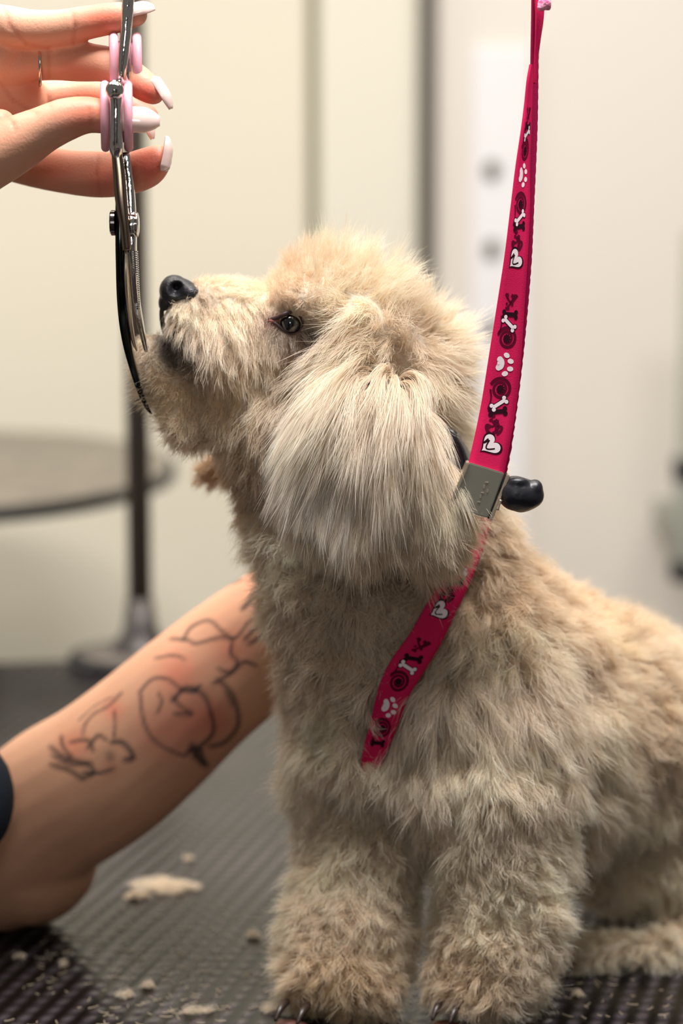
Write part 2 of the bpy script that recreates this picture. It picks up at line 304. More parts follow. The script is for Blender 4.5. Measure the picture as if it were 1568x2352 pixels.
# colour of the coat, painted in patches as the breed has them
TINT = [  # x, y, radius, colour, weight
 (400, 900, 80, (250, 224, 184), .7), (520, 900, 80, (246, 218, 178), .5), (600, 1050, 90, (214, 186, 150), .5), (640, 735, 28, (140, 82, 70), .85), (610, 737, 16, (176, 120, 108), .8), (690, 778, 32, (96, 64, 50), .92), (662, 742, 40, (80, 52, 44), .97), (672, 800, 28, (120, 80, 60), .85), (668, 828, 20, (170, 122, 90), .7), (714, 768, 20, (80, 60, 48), .9),
 (372, 740, 22, (56, 46, 44), .97), (390, 785, 32, (56, 44, 40), .97), (435, 820, 36, (96, 70, 50), .9), (398, 818, 26, (76, 58, 46), .9), (462, 850, 30, (160, 124, 92), .6), (375, 705, 14, (50, 46, 50), .9),
 (470, 690, 18, (150, 125, 100), .6), (660, 640, 70, (246, 224, 196), .6), (660, 690, 60, (244, 216, 184), .5), (475, 1075, 60, (205, 165, 112), .9), (560, 1120, 50, (196, 166, 130), .6),
 (780, 2290, 130, (214, 184, 128), .7), (1080, 2270, 110, (208, 180, 132), .5), (1050, 1260, 120, (230, 205, 160), .5), (1180, 1320, 110, (214, 182, 136), .6), (1380, 1400, 160, (240, 210, 166), .6),
 (780, 980, 110, (236, 226, 214), .85), (760, 1000, 70, (240, 234, 226), .8), (850, 1220, 100, (214, 186, 142), .6), (700, 1480, 120, (206, 184, 150), .6), (1480, 1650, 140, (226, 200, 160), .5), (950, 1620, 110, (238, 228, 212), .6), (1200, 1620, 150, (234, 222, 204), .5),
]
BASE = lin(254, 240, 219)
def coat(Pts):
    x, y = proj(Pts); C = np.tile(BASE, (len(Pts), 1))
    for tx, ty, r, c, wt in TINT:
        g = wt*np.exp(-((x-tx)**2+(y-ty)**2)/(r*r)); C = C*(1-g[:, None])+lin(*c)*g[:, None]
    return C
colors(body_me, coat(BV)*.62)  # coat colour darkened to stand for shaded fur between the strands
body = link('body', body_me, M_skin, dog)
# near ear, one flap under its long hair
E = [ell(850, 915, 1.285, 85, 45, 22), ell(845, 1000, 1.276, 125, 130, 26), ell(815, 1090, 1.273, 135, 120, 27), ell(900, 1120, 1.275, 125, 120, 27), ell(960, 1190, 1.28, 85, 70, 24), ell(760, 1130, 1.277, 95, 80, 24)]
ear_me = fuse('ear', E, .003, 8, .5); eb, EV, ET, EN = bvh_of(ear_me); colors(ear_me, coat(EV)*.62)  # ear colour darkened likewise, as shade under its hair
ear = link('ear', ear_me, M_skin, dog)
# ------------------------------------------------------------------ fur
M_fur = bpy.data.materials.new('fur'); M_fur.use_nodes = True; nt = M_fur.node_tree; nt.nodes.clear()
out = nt.nodes.new('ShaderNodeOutputMaterial'); at = nt.nodes.new('ShaderNodeAttribute'); at.attribute_name = 'col'
df = nt.nodes.new('ShaderNodeBsdfDiffuse'); tr = nt.nodes.new('ShaderNodeBsdfTranslucent'); gl = nt.nodes.new('ShaderNodeBsdfAnisotropic'); gl.inputs['Roughness'].default_value = .42
m1 = nt.nodes.new('ShaderNodeMixShader'); m1.inputs[0].default_value = .45; m2 = nt.nodes.new('ShaderNodeMixShader'); m2.inputs[0].default_value = .07
nt.links.new(at.outputs['Color'], df.inputs[0]); nt.links.new(at.outputs['Color'], tr.inputs[0]); gl.inputs['Color'].default_value = (.95, .92, .88, 1)
nt.links.new(df.outputs[0], m1.inputs[1]); nt.links.new(tr.outputs[0], m1.inputs[2]); nt.links.new(m1.outputs[0], m2.inputs[1]); nt.links.new(gl.outputs[0], m2.inputs[2]); nt.links.new(m2.outputs[0], out.inputs[0])
def field(G, x, y):
    G = np.array(G, float); o = np.zeros((len(x), G.shape[1]-2)); ws = np.zeros(len(x))
    for g in G:
        wt = 1/(((x-g[0])**2+(y-g[1])**2)/3600.0+.06)**2.1; ws += wt; o += wt[:, None]*g[2:]
    return o/ws[:, None]
def sample(V, T, N, n, rs, front=True):
    a, b_, c = V[T[:, 0]], V[T[:, 1]], V[T[:, 2]]; ar = np.linalg.norm(np.cross(b_-a, c-a), axis=1)/2
    cen = (a+b_+c)/3; nn = np.cross(b_-a, c-a); nn /= np.linalg.norm(nn, axis=1)[:, None]+1e-12
    vw = cen-np.array(CP); vw /= np.linalg.norm(vw, axis=1)[:, None]; f = (nn*vw).sum(1)
    x, y = proj(cen); wt = ar*np.where(f < .25, 1, .3)*np.where((x > 1720) | (x < -100), .3, 1)
    idx = rs.choice(len(T), n, p=wt/wt.sum()); u, v = rs.rand(n), rs.rand(n); s = u+v > 1; u[s], v[s] = 1-u[s], 1-v[s]; q = 1-u-v
    P0 = q[:, None]*a[idx]+u[:, None]*b_[idx]+v[:, None]*c[idx]
    Nn = q[:, None]*N[T[idx, 0]]+u[:, None]*N[T[idx, 1]]+v[:, None]*N[T[idx, 2]]; Nn /= np.linalg.norm(Nn, axis=1)[:, None]
    return P0, Nn
def grow(name, parent, geo, G, n, nc, seed, K=7, rad=.00011, keep=None, gravity=.25, colour=coat, extra=None, droot=.8, WAVE=.35, FLY=.12):
    b_, V, T, N = geo; rs = np.random.RandomState(seed)
    CR, CN = sample(V, T, N, nc, rs); HR, HN = sample(V, T, N, n, rs)
    if keep is not None: k = keep(CR); CR, CN = CR[k], CN[k]; k = keep(HR); HR, HN = HR[k], HN[k]
    nc, n = len(CR), len(HR); x, y = proj(CR); Fd = field(G, x, y)   # dx, dy, toward, length mm, stand, curl mm, clump, scatter
    D = Fd[:, 0:1]*np.array(RT)-Fd[:, 1:2]*np.array(UP)-Fd[:, 2:3]*np.array(FW)
    D += WAVE*Fd[:, 7:8]*np.stack([noise3(CR, 130, seed+i) for i in range(3)], 1)+.2*Fd[:, 7:8]*rs.normal(size=(nc, 3))
    D /= np.linalg.norm(D, axis=1)[:, None]+1e-9
    L = Fd[:, 3]/1000*(1+.22*noise3(CR, 60, seed+9))*rs.uniform(.8, 1.2, nc); L = np.maximum(L, .002); st = Fd[:, 4]
    C = np.zeros((K, nc, 3)); C[0] = CR-CN*.001
    tang = D-CN*(D*CN).sum(1)[:, None]; tang /= np.linalg.norm(tang, axis=1)[:, None]+1e-9
    d = tang*(1-st[:, None])+CN*st[:, None]; d /= np.linalg.norm(d, axis=1)[:, None]
    p = CR.copy(); step = L/(K-1)
    for k in range(1, K):
        p = p+d*step[:, None]; t = k/(K-1)
        for i in range(nc):
            l, nn, _, ds = b_.find_nearest(Vector(p[i]), .03)
            if l is None: continue
            q = p[i]-np.array(l); nn = np.array(nn); sd = (q*nn).sum(); h = .0008+.003*t*min(1, L[i]*30)
            if sd < h: p[i] = p[i]+nn*(h-sd)
        C[k] = p
        d = d*.80+D*.28*(1-st[:, None]*.5)+np.array([0, 0, -gravity])*.22*np.clip(L[:, None]*25, 0, 1.2); d /= np.linalg.norm(d, axis=1)[:, None]
    # curl shared by a lock
    tt = np.linspace(0, 1, K)[:, None]; ph = rs.rand(nc)*6.28; om = rs.uniform(3.5, 7, nc)*np.where(rs.rand(nc) > .5, 1, -1); side = np.cross(CN, D); side /= np.linalg.norm(side, axis=1)[:, None]+1e-9
    amp = Fd[:, 5]/1000*rs.uniform(.4, 1.4, nc); arg = tt*om+ph
    C += (amp*tt**.8*(np.sin(arg)-np.sin(ph)))[:, :, None]*side+(amp*tt**.8*(np.cos(arg)-np.cos(ph)))[:, :, None]*.7*CN
    kd = kdtree.KDTree(nc)
    for i in range(nc): kd.insert(CR[i], i)
    kd.balance(); own = np.array([kd.find(Vector(h_))[1] for h_ in HR])
    ck = np.clip(Fd[own, 6]+rs.normal(0, .12, n), 0, .97); off = HR-CR[own]; le = rs.uniform(.55, 1.08, n)
    le = np.where(rs.rand(n) < .03, le*1.25, le)
    f = np.linspace(0, 1, K)[:, None]*le*(K-1); i0 = np.clip(f.astype(int), 0, K-2); fr = (f-i0)[:, :, None]
    H = C[i0, own]*(1-fr)+C[i0+1, own]*fr
    t2 = np.linspace(0, 1, K)[:, None, None]
    H = H+off*(1-ck[:, None]*t2**.7)
    fly = rs.normal(size=(n, 3))*(L[own]*FLY*np.clip(Fd[own, 7], .25, 2))[:, None]; H = H+fly*t2**1.3
    wob = rs.normal(size=(n, 3))*.0005; H = H+wob*np.sin(t2*rs.uniform(4, 9, n)[None, :, None]+rs.rand(n)[None, :, None]*6)*t2
    cd = bpy.data.hair_curves.new(name); cd.add_curves([K]*n)
    Pn = H.transpose(1, 0, 2).reshape(-1, 3); Pn[:, 2] = np.maximum(Pn[:, 2], .0006); cd.attributes['position'].data.foreach_set('vector', Pn.astype(np.float32).ravel())
    r_ = rad*(rs.uniform(.7, 1.3, n)[:, None]*np.r_[np.linspace(1, .85, K-2), .55, .12][None, :])
    ra = cd.attributes.get('radius') or cd.attributes.new('radius', 'FLOAT', 'POINT'); ra.data.foreach_set('value', r_.astype(np.float32).ravel())
    c0_ = colour(HR)*(1+.10*noise3(HR, 90, seed+20))[:, None]*rs.uniform(.84, 1.14, n)[:, None]
    wh = np.clip(rs.normal(.12, .16, n), 0, .5)[:, None]; c0_ = c0_*(1-wh)+lin(246, 238, 226)*wh
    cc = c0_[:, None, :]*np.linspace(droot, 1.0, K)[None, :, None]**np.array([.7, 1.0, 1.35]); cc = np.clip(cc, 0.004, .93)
    ca = cd.attributes.new('col', 'FLOAT_COLOR', 'POINT'); ca.data.foreach_set('color', np.concatenate([cc, np.ones((n, K, 1))], 2).astype(np.float32).ravel())
    o = bpy.data.objects.new(name, cd); COL.objects.link(o); cd.materials.append(M_fur); o.parent = parent; o.matrix_parent_inverse = parent_inv(parent); o['kind'] = 'stuff'
    return o
#        x    y     dx   dy  tow  len stand curl clump scatter
HEADG = [(450, 650, .4, -.5, .2,  5, .35, .3, .2, .6), (520, 650, .5, -.4, .2, 7, .45, .5, .25, .7), (475, 700, .25, 1, .3, 9, .35, .8, .6, .6), (400, 715, -.1, 1, .5, 13, .4, .6, .85, .5), (440, 705, .1, 1, .4, 14, .4, .8, .8, .5),
 (445, 750, .15, 1, .4, 20, .3, 1, .75, .6), (520, 730, .35, .9, .3, 18, .3, 1, .6, .6), (570, 710, .2, .8, .2, 10, .35, .5, .25, .6), (590, 830, .05, 1, .2, 20, .3, 1, .6, .7), (520, 830, .15, 1, .25, 18, .3, 1, .6, .7),
 (375, 760, -.2, .8, .3, 7, .4, .5, .4, .8), (410, 810, .25, 1, .2, 9, .3, .5, .4, .6), (340, 840, -.7, .6, .1, 8, .5, .5, .3, .8), (420, 880, .05, 1, .2, 12, .35, .6, .35, .7), (370, 920, -.4, .9, .1, 8, .5, .6, .3, .8), (480, 980, -.2, .9, .1, 10, .45, .8, .35, .8), (540, 930, -.1, 1, .2, 16, .35, 1, .5, .7),
 (650, 650, -.1, -.4, .2, 7, .5, .3, .15, .7), (690, 690, .1, -.3, .3, 6, .5, .3, .15, .7), (605, 640, -.6, -.6, .2, 9, .55, .6, .25, .9), (660, 580, -.3, -.9, .1, 14, .65, .8, .3, 1), (740, 550, 0, -1, 0, 18, .75, 1, .3, 1.1), (730, 640, .3, -.9, .3, 14, .6, 1, .4, 1),
 (830, 610, .3, -.9, 0, 18, .7, 1.2, .35, 1.1), (920, 680, .5, -.8, 0, 18, .65, 1.5, .45, 1.1), (1000, 730, .8, -.6, 0, 20, .65, 1.5, .45, 1.1), (1050, 830, 1, 0, 0, 20, .6, 1.5, .45, 1.1), (1040, 930, .9, .6, 0, 20, .5, 1.5, .45, 1),
 (635, 735, -.3, .8, .2, 3, .25, .1, .2, .4), (667, 705, .2, -.6, .2, 5, .3, .1, .2, .5), (705, 742, .8, .5, .2, 7, .25, .3, .5, .6), (665, 782, .1, 1, .2, 9, .2, .3, .6, .6), (680, 820, -.05, 1, .3, 14, .25, .4, .65, .6), (620, 800, -.1, 1, .2, 12, .3, .5, .4, .6), (740, 720, .2, -.2, .3, 13, .45, 1, .5, .9),
 (760, 800, -.85, .6, .3, 30, .4, 1.2, .75, .7), (700, 860, -.7, .75, .3, 30, .35, 1, .75, .6), (820, 760, -.7, .5, .4, 30, .45, 2, .75, 1), (860, 850, -.5, .8, .5, 26, .5, 2.5, .75, 1), (930, 850, .1, .9, .5, 26, .5, 3, .75, 1), (900, 780, -.2, .2, .5, 24, .6, 3, .7, 1.1), (1000, 880, .5, .8, .4, 26, .5, 3, .7, 1),
 (640, 930, -.5, .85, .3, 22, .35, 1, .6, .7), (600, 1020, -.3, .95, .2, 13, .4, 1, .4, .8), (520, 1120, -.5, .8, .1, 10, .5, 1, .35, .9), (470, 1080, -.2, .9, .1, 8, .5, 1, .4, .9), (620, 1200, -.4, .9, .1, 11, .5, 1.2, .35, .9)]
BODYG = [(600, 1350, -0.6, 0.7, 0.1, 14.3, 0.58, 2.25, 0.31, 1), (700, 1400, -0.2, 1, 0.2, 15.4, 0.58, 3, 0.36, 1), (850, 1450, -0.2, 0.9, 0.3, 16.5, 0.58, 3, 0.41, 1), (640, 1600, -0.6, 0.7, 0, 14.3, 0.58, 2.25, 0.31, 1), (750, 1650, -0.2, 1, 0.3, 16.5, 0.58, 3, 0.36, 1), (700, 1850, -0.4, 0.9, 0.1, 14.3, 0.68, 1.44, 0.22, 1),
 (1160, 1250, 0.5, 0.7, 0.2, 15.4, 0.58, 3.75, 0.46, 1), (1150, 1360, 0.3, 0.6, 0.3, 22, 0.58, 6, 0.85, 1), (1300, 1350, 0.6, -0.2, 0, 12.1, 0.58, 2.1, 0.26, 1), (1500, 1450, 0.7, -0.2, 0, 13.2, 0.58, 2.1, 0.26, 1), (1300, 1500, 0.5, 0.6, 0.3, 18.7, 0.53, 3.3, 0.41, 1), (1450, 1620, 0.5, 0.7, 0.3, 19.8, 0.53, 3.3, 0.41, 1),
 (960, 1570, -0.3, 1, 0.3, 31.46, 0.4, 4.2, 0.88, 0.6), (1080, 1620, 0.2, 1, 0.3, 31.46, 0.35, 4.2, 0.88, 0.6), (1200, 1680, 0.5, 0.9, 0.3, 29.04, 0.35, 4.2, 0.88, 0.6), (1300, 1750, 0.6, 0.8, 0.2, 29.04, 0.35, 4.2, 0.88, 0.6), (1000, 1750, -0.1, 1, 0.3, 26.62, 0.35, 4.2, 0.88, 0.6), (900, 1850, -0.1, 1, 0.2, 15, 0.68, 1.08, 0.22, 0.8),
 (1100, 1850, 0.15, 1, 0.3, 15, 0.68, 1.26, 0.22, 0.8), (1300, 1900, 0.4, 0.9, 0.1, 15, 0.68, 1.26, 0.22, 0.9), (1150, 2000, 0.3, 0.9, 0.3, 11.5, 0.68, 2.6, 0.35, 1), (1250, 2080, 0.7, 0.7, 0.1, 11.5, 0.68, 2.6, 0.35, 1), (1100, 2150, 0.1, 0.9, 0.3, 11.5, 0.68, 2.6, 0.35, 1), (1050, 2240, -0.4, 0.7, 0.3, 11.5, 0.68, 2.6, 0.35, 1), (1200, 2250, 0.5, 0.7, 0.2, 11.5, 0.68, 2.6, 0.35, 1), (1130, 2310, 0, 1, 0.3, 9.9, 0.68, 2.6, 0.35, 0.9),
 (800, 2000, -0.1, 0.9, 0.3, 11.5, 0.68, 2.6, 0.35, 1), (690, 2080, -0.7, 0.6, 0.1, 11.5, 0.68, 2.6, 0.35, 1), (780, 2150, -0.1, 0.9, 0.3, 11.5, 0.68, 2.6, 0.35, 1), (650, 2200, -0.8, 0.3, 0.1, 11.5, 0.68, 2.6, 0.35, 1), (860, 2200, 0.3, 0.8, 0.3, 11.5, 0.68, 2.6, 0.35, 1), (760, 2310, 0, 1, 0.3, 9.9, 0.68, 2.6, 0.35, 0.9),
 (1450, 1950, 0.2, 1, 0.2, 15, 0.68, 1.08, 0.22, 0.8), (1500, 2080, 0.1, 1, 0.1, 11.5, 0.68, 2.6, 0.35, 0.8), (1400, 2190, -0.3, 0.7, 0.1, 11, 0.68, 2.6, 0.35, 0.9), (1550, 2180, 0.1, 0.9, 0.2, 11.5, 0.68, 2.6, 0.35, 0.9)]
EARG = [(850, 870, -0.3, 1, 0.4, 56.12, 0.4, 1.5, 0.75, 0.8), (760, 920, -0.65, 0.9, 0.3, 58, 0.25, 1.5, 0.78, 0.4), (700, 1000, -0.45, 0.95, 0.25, 46, 0.2, 1.5, 0.8, 0.35), (640, 1080, -0.12, 1, 0.2, 27, 0.25, 1.5, 0.8, 0.4), (800, 1000, -0.15, 1, 0.3, 56.12, 0.2, 2, 0.8, 0.4), (900, 950, 0.1, 1, 0.3, 61, 0.3, 2.2, 0.78, 0.6), (980, 980, 0.3, 1, 0.2, 51.24, 0.3, 2.2, 0.75, 0.6),
 (720, 1150, -0.05, 1, 0.2, 26, 0.25, 1.5, 0.75, 0.5), (840, 1160, 0.15, 1, 0.3, 30, 0.25, 2, 0.7, 0.6), (960, 1120, 0.35, 1, 0.3, 36, 0.3, 2.2, 0.75, 0.6), (1020, 1200, 0.7, 0.7, 0.2, 26, 0.4, 2, 0.65, 1), (850, 1240, 0.15, 1, 0.2, 14, 0.35, 1.5, 0.6, 0.8)]
rows4 = [(1050, 1165, 1.272, 1128, 1192, 1.27), (1040, 1240, 1.270, 1108, 1262, 1.268), (1022, 1310, 1.262, 1082, 1330, 1.260), (986, 1375, 1.258, 1050, 1398, 1.256), (945, 1450, 1.258, 1012, 1478, 1.256), (900, 1515, 1.263, 968, 1550, 1.259), (872, 1572, 1.268, 938, 1600, 1.262), (850, 1660, 1.272, 908, 1680, 1.266), (832, 1730, 1.279, 880, 1748, 1.275), (828, 1800, 1.290, 866, 1800, 1.286)]
def ribbon_on(rows, b_, pad):    # lay a strap on the coat: move every edge point in front of the skin
    out = []
    for ri, r in enumerate(rows):
        q = []
        for x, y in ((r[0], r[1]), (r[3], r[4])):
            l, n_ = hit(b_, x, y); q += [x, y, (l.y if l is not None else r[2])-(pad if ri < len(rows)-3 else pad*(.85, .6, .35)[ri-len(rows)+3])]
        out.append(q)
    A = np.array(out); 
    for c in (2, 5):
        v = A[:, c].copy(); A[1:-1, c] = (v[:-2]+2*v[1:-1]+v[2:])/4
    return A.tolist()
rows4 = ribbon_on(rows4, bb, .0115)
_ry = [(r[1]+r[4])/2 for r in rows4]
def under_strap(x, y, g=12):
    xl = np.interp(y, [r[1] for r in rows4], [r[0] for r in rows4]); xr = np.interp(y, [r[4] for r in rows4], [r[3] for r in rows4])
    return (x > xl-g) & (x < xr+3) & (y > 1180) & (y < 1735)
def keep_body(R):
    x, y = proj(R); k = ((x-EYE[0])**2+(y-EYE[1])**2) > 27**2
    k &= ~(((x-408)/36)**2+((y-664)/28)**2 < 1); return k
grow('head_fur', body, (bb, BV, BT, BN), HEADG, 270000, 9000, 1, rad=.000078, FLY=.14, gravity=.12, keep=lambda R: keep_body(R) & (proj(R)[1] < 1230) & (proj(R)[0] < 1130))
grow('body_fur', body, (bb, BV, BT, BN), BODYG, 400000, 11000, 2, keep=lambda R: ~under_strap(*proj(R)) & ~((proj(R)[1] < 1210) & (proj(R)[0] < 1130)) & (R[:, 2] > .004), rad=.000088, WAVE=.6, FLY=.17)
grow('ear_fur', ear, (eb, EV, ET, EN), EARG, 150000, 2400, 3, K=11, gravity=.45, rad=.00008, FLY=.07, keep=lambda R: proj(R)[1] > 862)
UG = [(a, b_, .1, .3, 0, 8, .85, .8, .05, 1) for a in (400, 700, 1000, 1300, 1600) for b_ in (600, 900, 1200, 1600, 2000, 2300)]
UG += [(400, 700, .3, .3, 0, 4, .6, .3, .05, .6), (500, 680, .3, -.2, 0, 5, .6, .3, .05, .6), (665, 742, 0, .3, 0, 1.5, .3, .1, .05, .3), (640, 735, 0, .3, 0, 1.5, .3, .1, .05, .3), (640, 680, 0, -.3, 0, 4, .6, .3, .05, .5), (380, 760, 0, .3, 0, 4, .6, .3, .05, .6)]
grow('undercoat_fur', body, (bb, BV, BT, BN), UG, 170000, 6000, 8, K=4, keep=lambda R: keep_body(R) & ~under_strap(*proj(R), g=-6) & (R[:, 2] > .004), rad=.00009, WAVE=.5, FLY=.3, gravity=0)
# nose
def blob(name, parts, vox, m, parent, it=4):
    me = fuse(name, parts, vox, it); return link(name, me, m, parent)
M_nose = mat('wet_black_nose', srgb(30, 30, 36), .40, bump=(1300, .8, .0006), coat=.12)
nme = fuse('nose', [ell(415, 668, 1.308, 44, 30, 40, ang=18), ell(395, 668, 1.308, 30, 34, 36, ang=0), ell(437, 674, 1.303, 24, 20, 26, ang=20), ell(380, 690, 1.310, 16, 26, 22, ang=15), ell(400, 648, 1.31, 26, 17, 30)], .0008, 5)
nb = bvh_of(nme); nl, nn = hit(nb[0], 404, 662); V = nb[1].copy()
for cx, cy, r, dp in ((404, 658, .0026, .0075), (400, 668, .0020, .006), (408, 672, .0015, .003), (378, 682, .0010, .0015)):
    l_, n_ = hit(nb[0], cx, cy)
    if l_ is None: continue
    dd = np.linalg.norm(V-np.array(l_), axis=1); V = V+(np.exp(-(dd/r)**2)*dp)[:, None]*np.array(FW)
nme.vertices.foreach_set('co', V.ravel()); nme.update(); link('nose', nme, M_nose, dog)
# dark lip line below the nose
blob('lip', chain([(376, 692, 1.307, 7), (371, 722, 1.308, 6), (376, 755, 1.308, 7), (386, 780, 1.305, 7)]), .0008, mat('dark_lip', srgb(44, 36, 36), .5), dog)
# eye
el, en = hit(bb, *EYE); ec = Vector(el)+FW*.0028
eye = link('eye', lathe_me('eye', ec, [(.0060*math.sin(math.pi*i/24)+1e-5, -.0060*math.cos(math.pi*i/24)) for i in range(25)], 32), mat('dark_eye', srgb(12, 11, 12), .06, coat=1), dog)
M_lid = mat('eyelid_skin', srgb(58, 38, 36), .5)
ex, ey = EYE
def lidp(dx, dy, r, dY=-.0012): return (ex+dx, ey+dy, ec.y-.0038+dY, r)
blob('eyelid', chain([lidp(-50, -8, 4, .003), lidp(-32, -12, 6, .001), lidp(-14, -21, 5), lidp(4, -26, 5, .0005), lidp(20, -19, 5, .0005), lidp(28, -4, 4, .001), lidp(28, 8, 3, .0015)]), .0007, M_lid, dog, 2)
blob('eyelid', chain([lidp(-50, -6, 4, .003), lidp(-32, 2, 5, .001), lidp(-18, 15, 4, .0005), lidp(0, 25, 3.5, .0005), lidp(18, 20, 3, .001), lidp(27, 8, 3, .0015)]), .0007, M_lid, dog, 2)
blob('tear_duct', [ell(ex-38, ey-5, ec.y-.0015, 14, 7, 7)], .0006, mat('pink_brown_skin', srgb(150, 92, 82), .4), dog, 2)
# claws
M_claw = mat('dark_claw', srgb(52, 40, 34), .35)
for cx, cy, Y in ((1000, 2344, 1.272), (1040, 2352, 1.268), (640, 2346, 1.275), (690, 2354, 1.27)):
    a = P(cx, cy, Y); a.z = max(a.z, .004)
    link('claw', sweep_me('claw', [(a.x+.004, a.y+.012, a.z+.007, .0022, .0022), (a.x+.001, a.y+.004, a.z+.006, .002, .002), (a.x-.002, a.y-.002, a.z+.001, .0008, .0008)], 10, 10), M_claw, dog)
M_toe = mat('pinkish_toe_skin', srgb(110, 70, 58), .6)
for cx, cy, Y in ((660, 2354, 1.288), (1020, 2356, 1.285)): blob('toe', [ell(cx, cy, Y, 30, 14, 26), ell(cx+28, cy+3, Y, 24, 11, 22)], .0012, M_toe, dog)
# ------------------------------------------------------------------ leash
M_pink = mat('magenta_webbing', srgb(205, 22, 82), .75, spec=.2, bump=(1800, .35, .0003))
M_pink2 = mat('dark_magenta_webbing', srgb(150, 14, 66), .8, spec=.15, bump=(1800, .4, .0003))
M_blk = mat('black_print', srgb(44, 12, 26), .8, spec=.1); M_wht = mat('white_print', srgb(240, 225, 228), .7, spec=.1); M_mar = mat('dark_spiral_print', srgb(92, 8, 40), .8, spec=.1)
leash = empty('leash', P(1115, 1120, 1.262), 'pink grooming loop leash printed with paws, bones, hearts and spirals around the neck', 'leash')
class Ribbon:
    def __init__(s, rows, n, th):   # rows: xL yL YL xR yR YR
        s.A = smooth_path(rows, n); s.th = th; s.n = n
        s.L = [P(*a[0:3]) for a in s.A]; s.R = [P(*a[3:6]) for a in s.A]
        s.mid = [(l+r)/2 for l, r in zip(s.L, s.R)]; s.cum = np.r_[0, np.cumsum([(s.mid[i+1]-s.mid[i]).length for i in range(n-1)])]
        s.ymid = (s.A[:, 1]+s.A[:, 4])/2
    def me(s, name, m, wig=0):
        V = []; Fc = []; k = 6
        for i in range(s.n):
            t = (s.mid[min(i+1, s.n-1)]-s.mid[max(i-1, 0)]).normalized(); c = s.R[i]-s.L[i]; nn = t.cross(c).normalized(); nn = nn if nn.y < 0 or abs(nn.y) < .02 else -nn
            if abs(nn.y) < .02 and i: nn = nn if nn.dot(pn) > 0 else -nn
            pn = nn; e = c*(wig*math.sin(i*2.1))
            for j in range(k): V.append(s.L[i]+c*(j/(k-1))+(e if j == k-1 else -e if j == 0 else e*0)+nn*s.th/2)
            for j in range(k): V.append(s.L[i]+c*(j/(k-1))-nn*s.th/2)
        w_ = 2*k
        for i in range(s.n-1):
            a = i*w_; b2 = a+w_
            for j in range(k-1): Fc += [(a+j, a+j+1, b2+j+1, b2+j), (a+k+j+1, a+k+j, b2+k+j, b2+k+j+1)]
            Fc += [(a, b2, b2+k, a+k), (a+k-1, a+2*k-1, b2+2*k-1, b2+k-1)]
        return link(name, mesh(name, V, Fc), m, leash, smooth=True)
    def at(s, sm, v, lift):          # sm metres along, v -1..1
        i = int(np.clip(np.searchsorted(s.cum, sm)-1, 0, s.n-2)); f = (sm-s.cum[i])/(s.cum[i+1]-s.cum[i]+1e-12)
        l = s.L[i].lerp(s.L[i+1], f); r = s.R[i].lerp(s.R[i+1], f); t = s.mid[i+1]-s.mid[i]; nn = t.cross(r-l).normalized(); nn = nn if nn.y < 0 else -nn
        return l.lerp(r, (v+1)/2)+nn*(s.th/2+lift)
    def s_at_y(s, y): return float(np.interp(y, s.ymid, s.cum))
UN = .0095
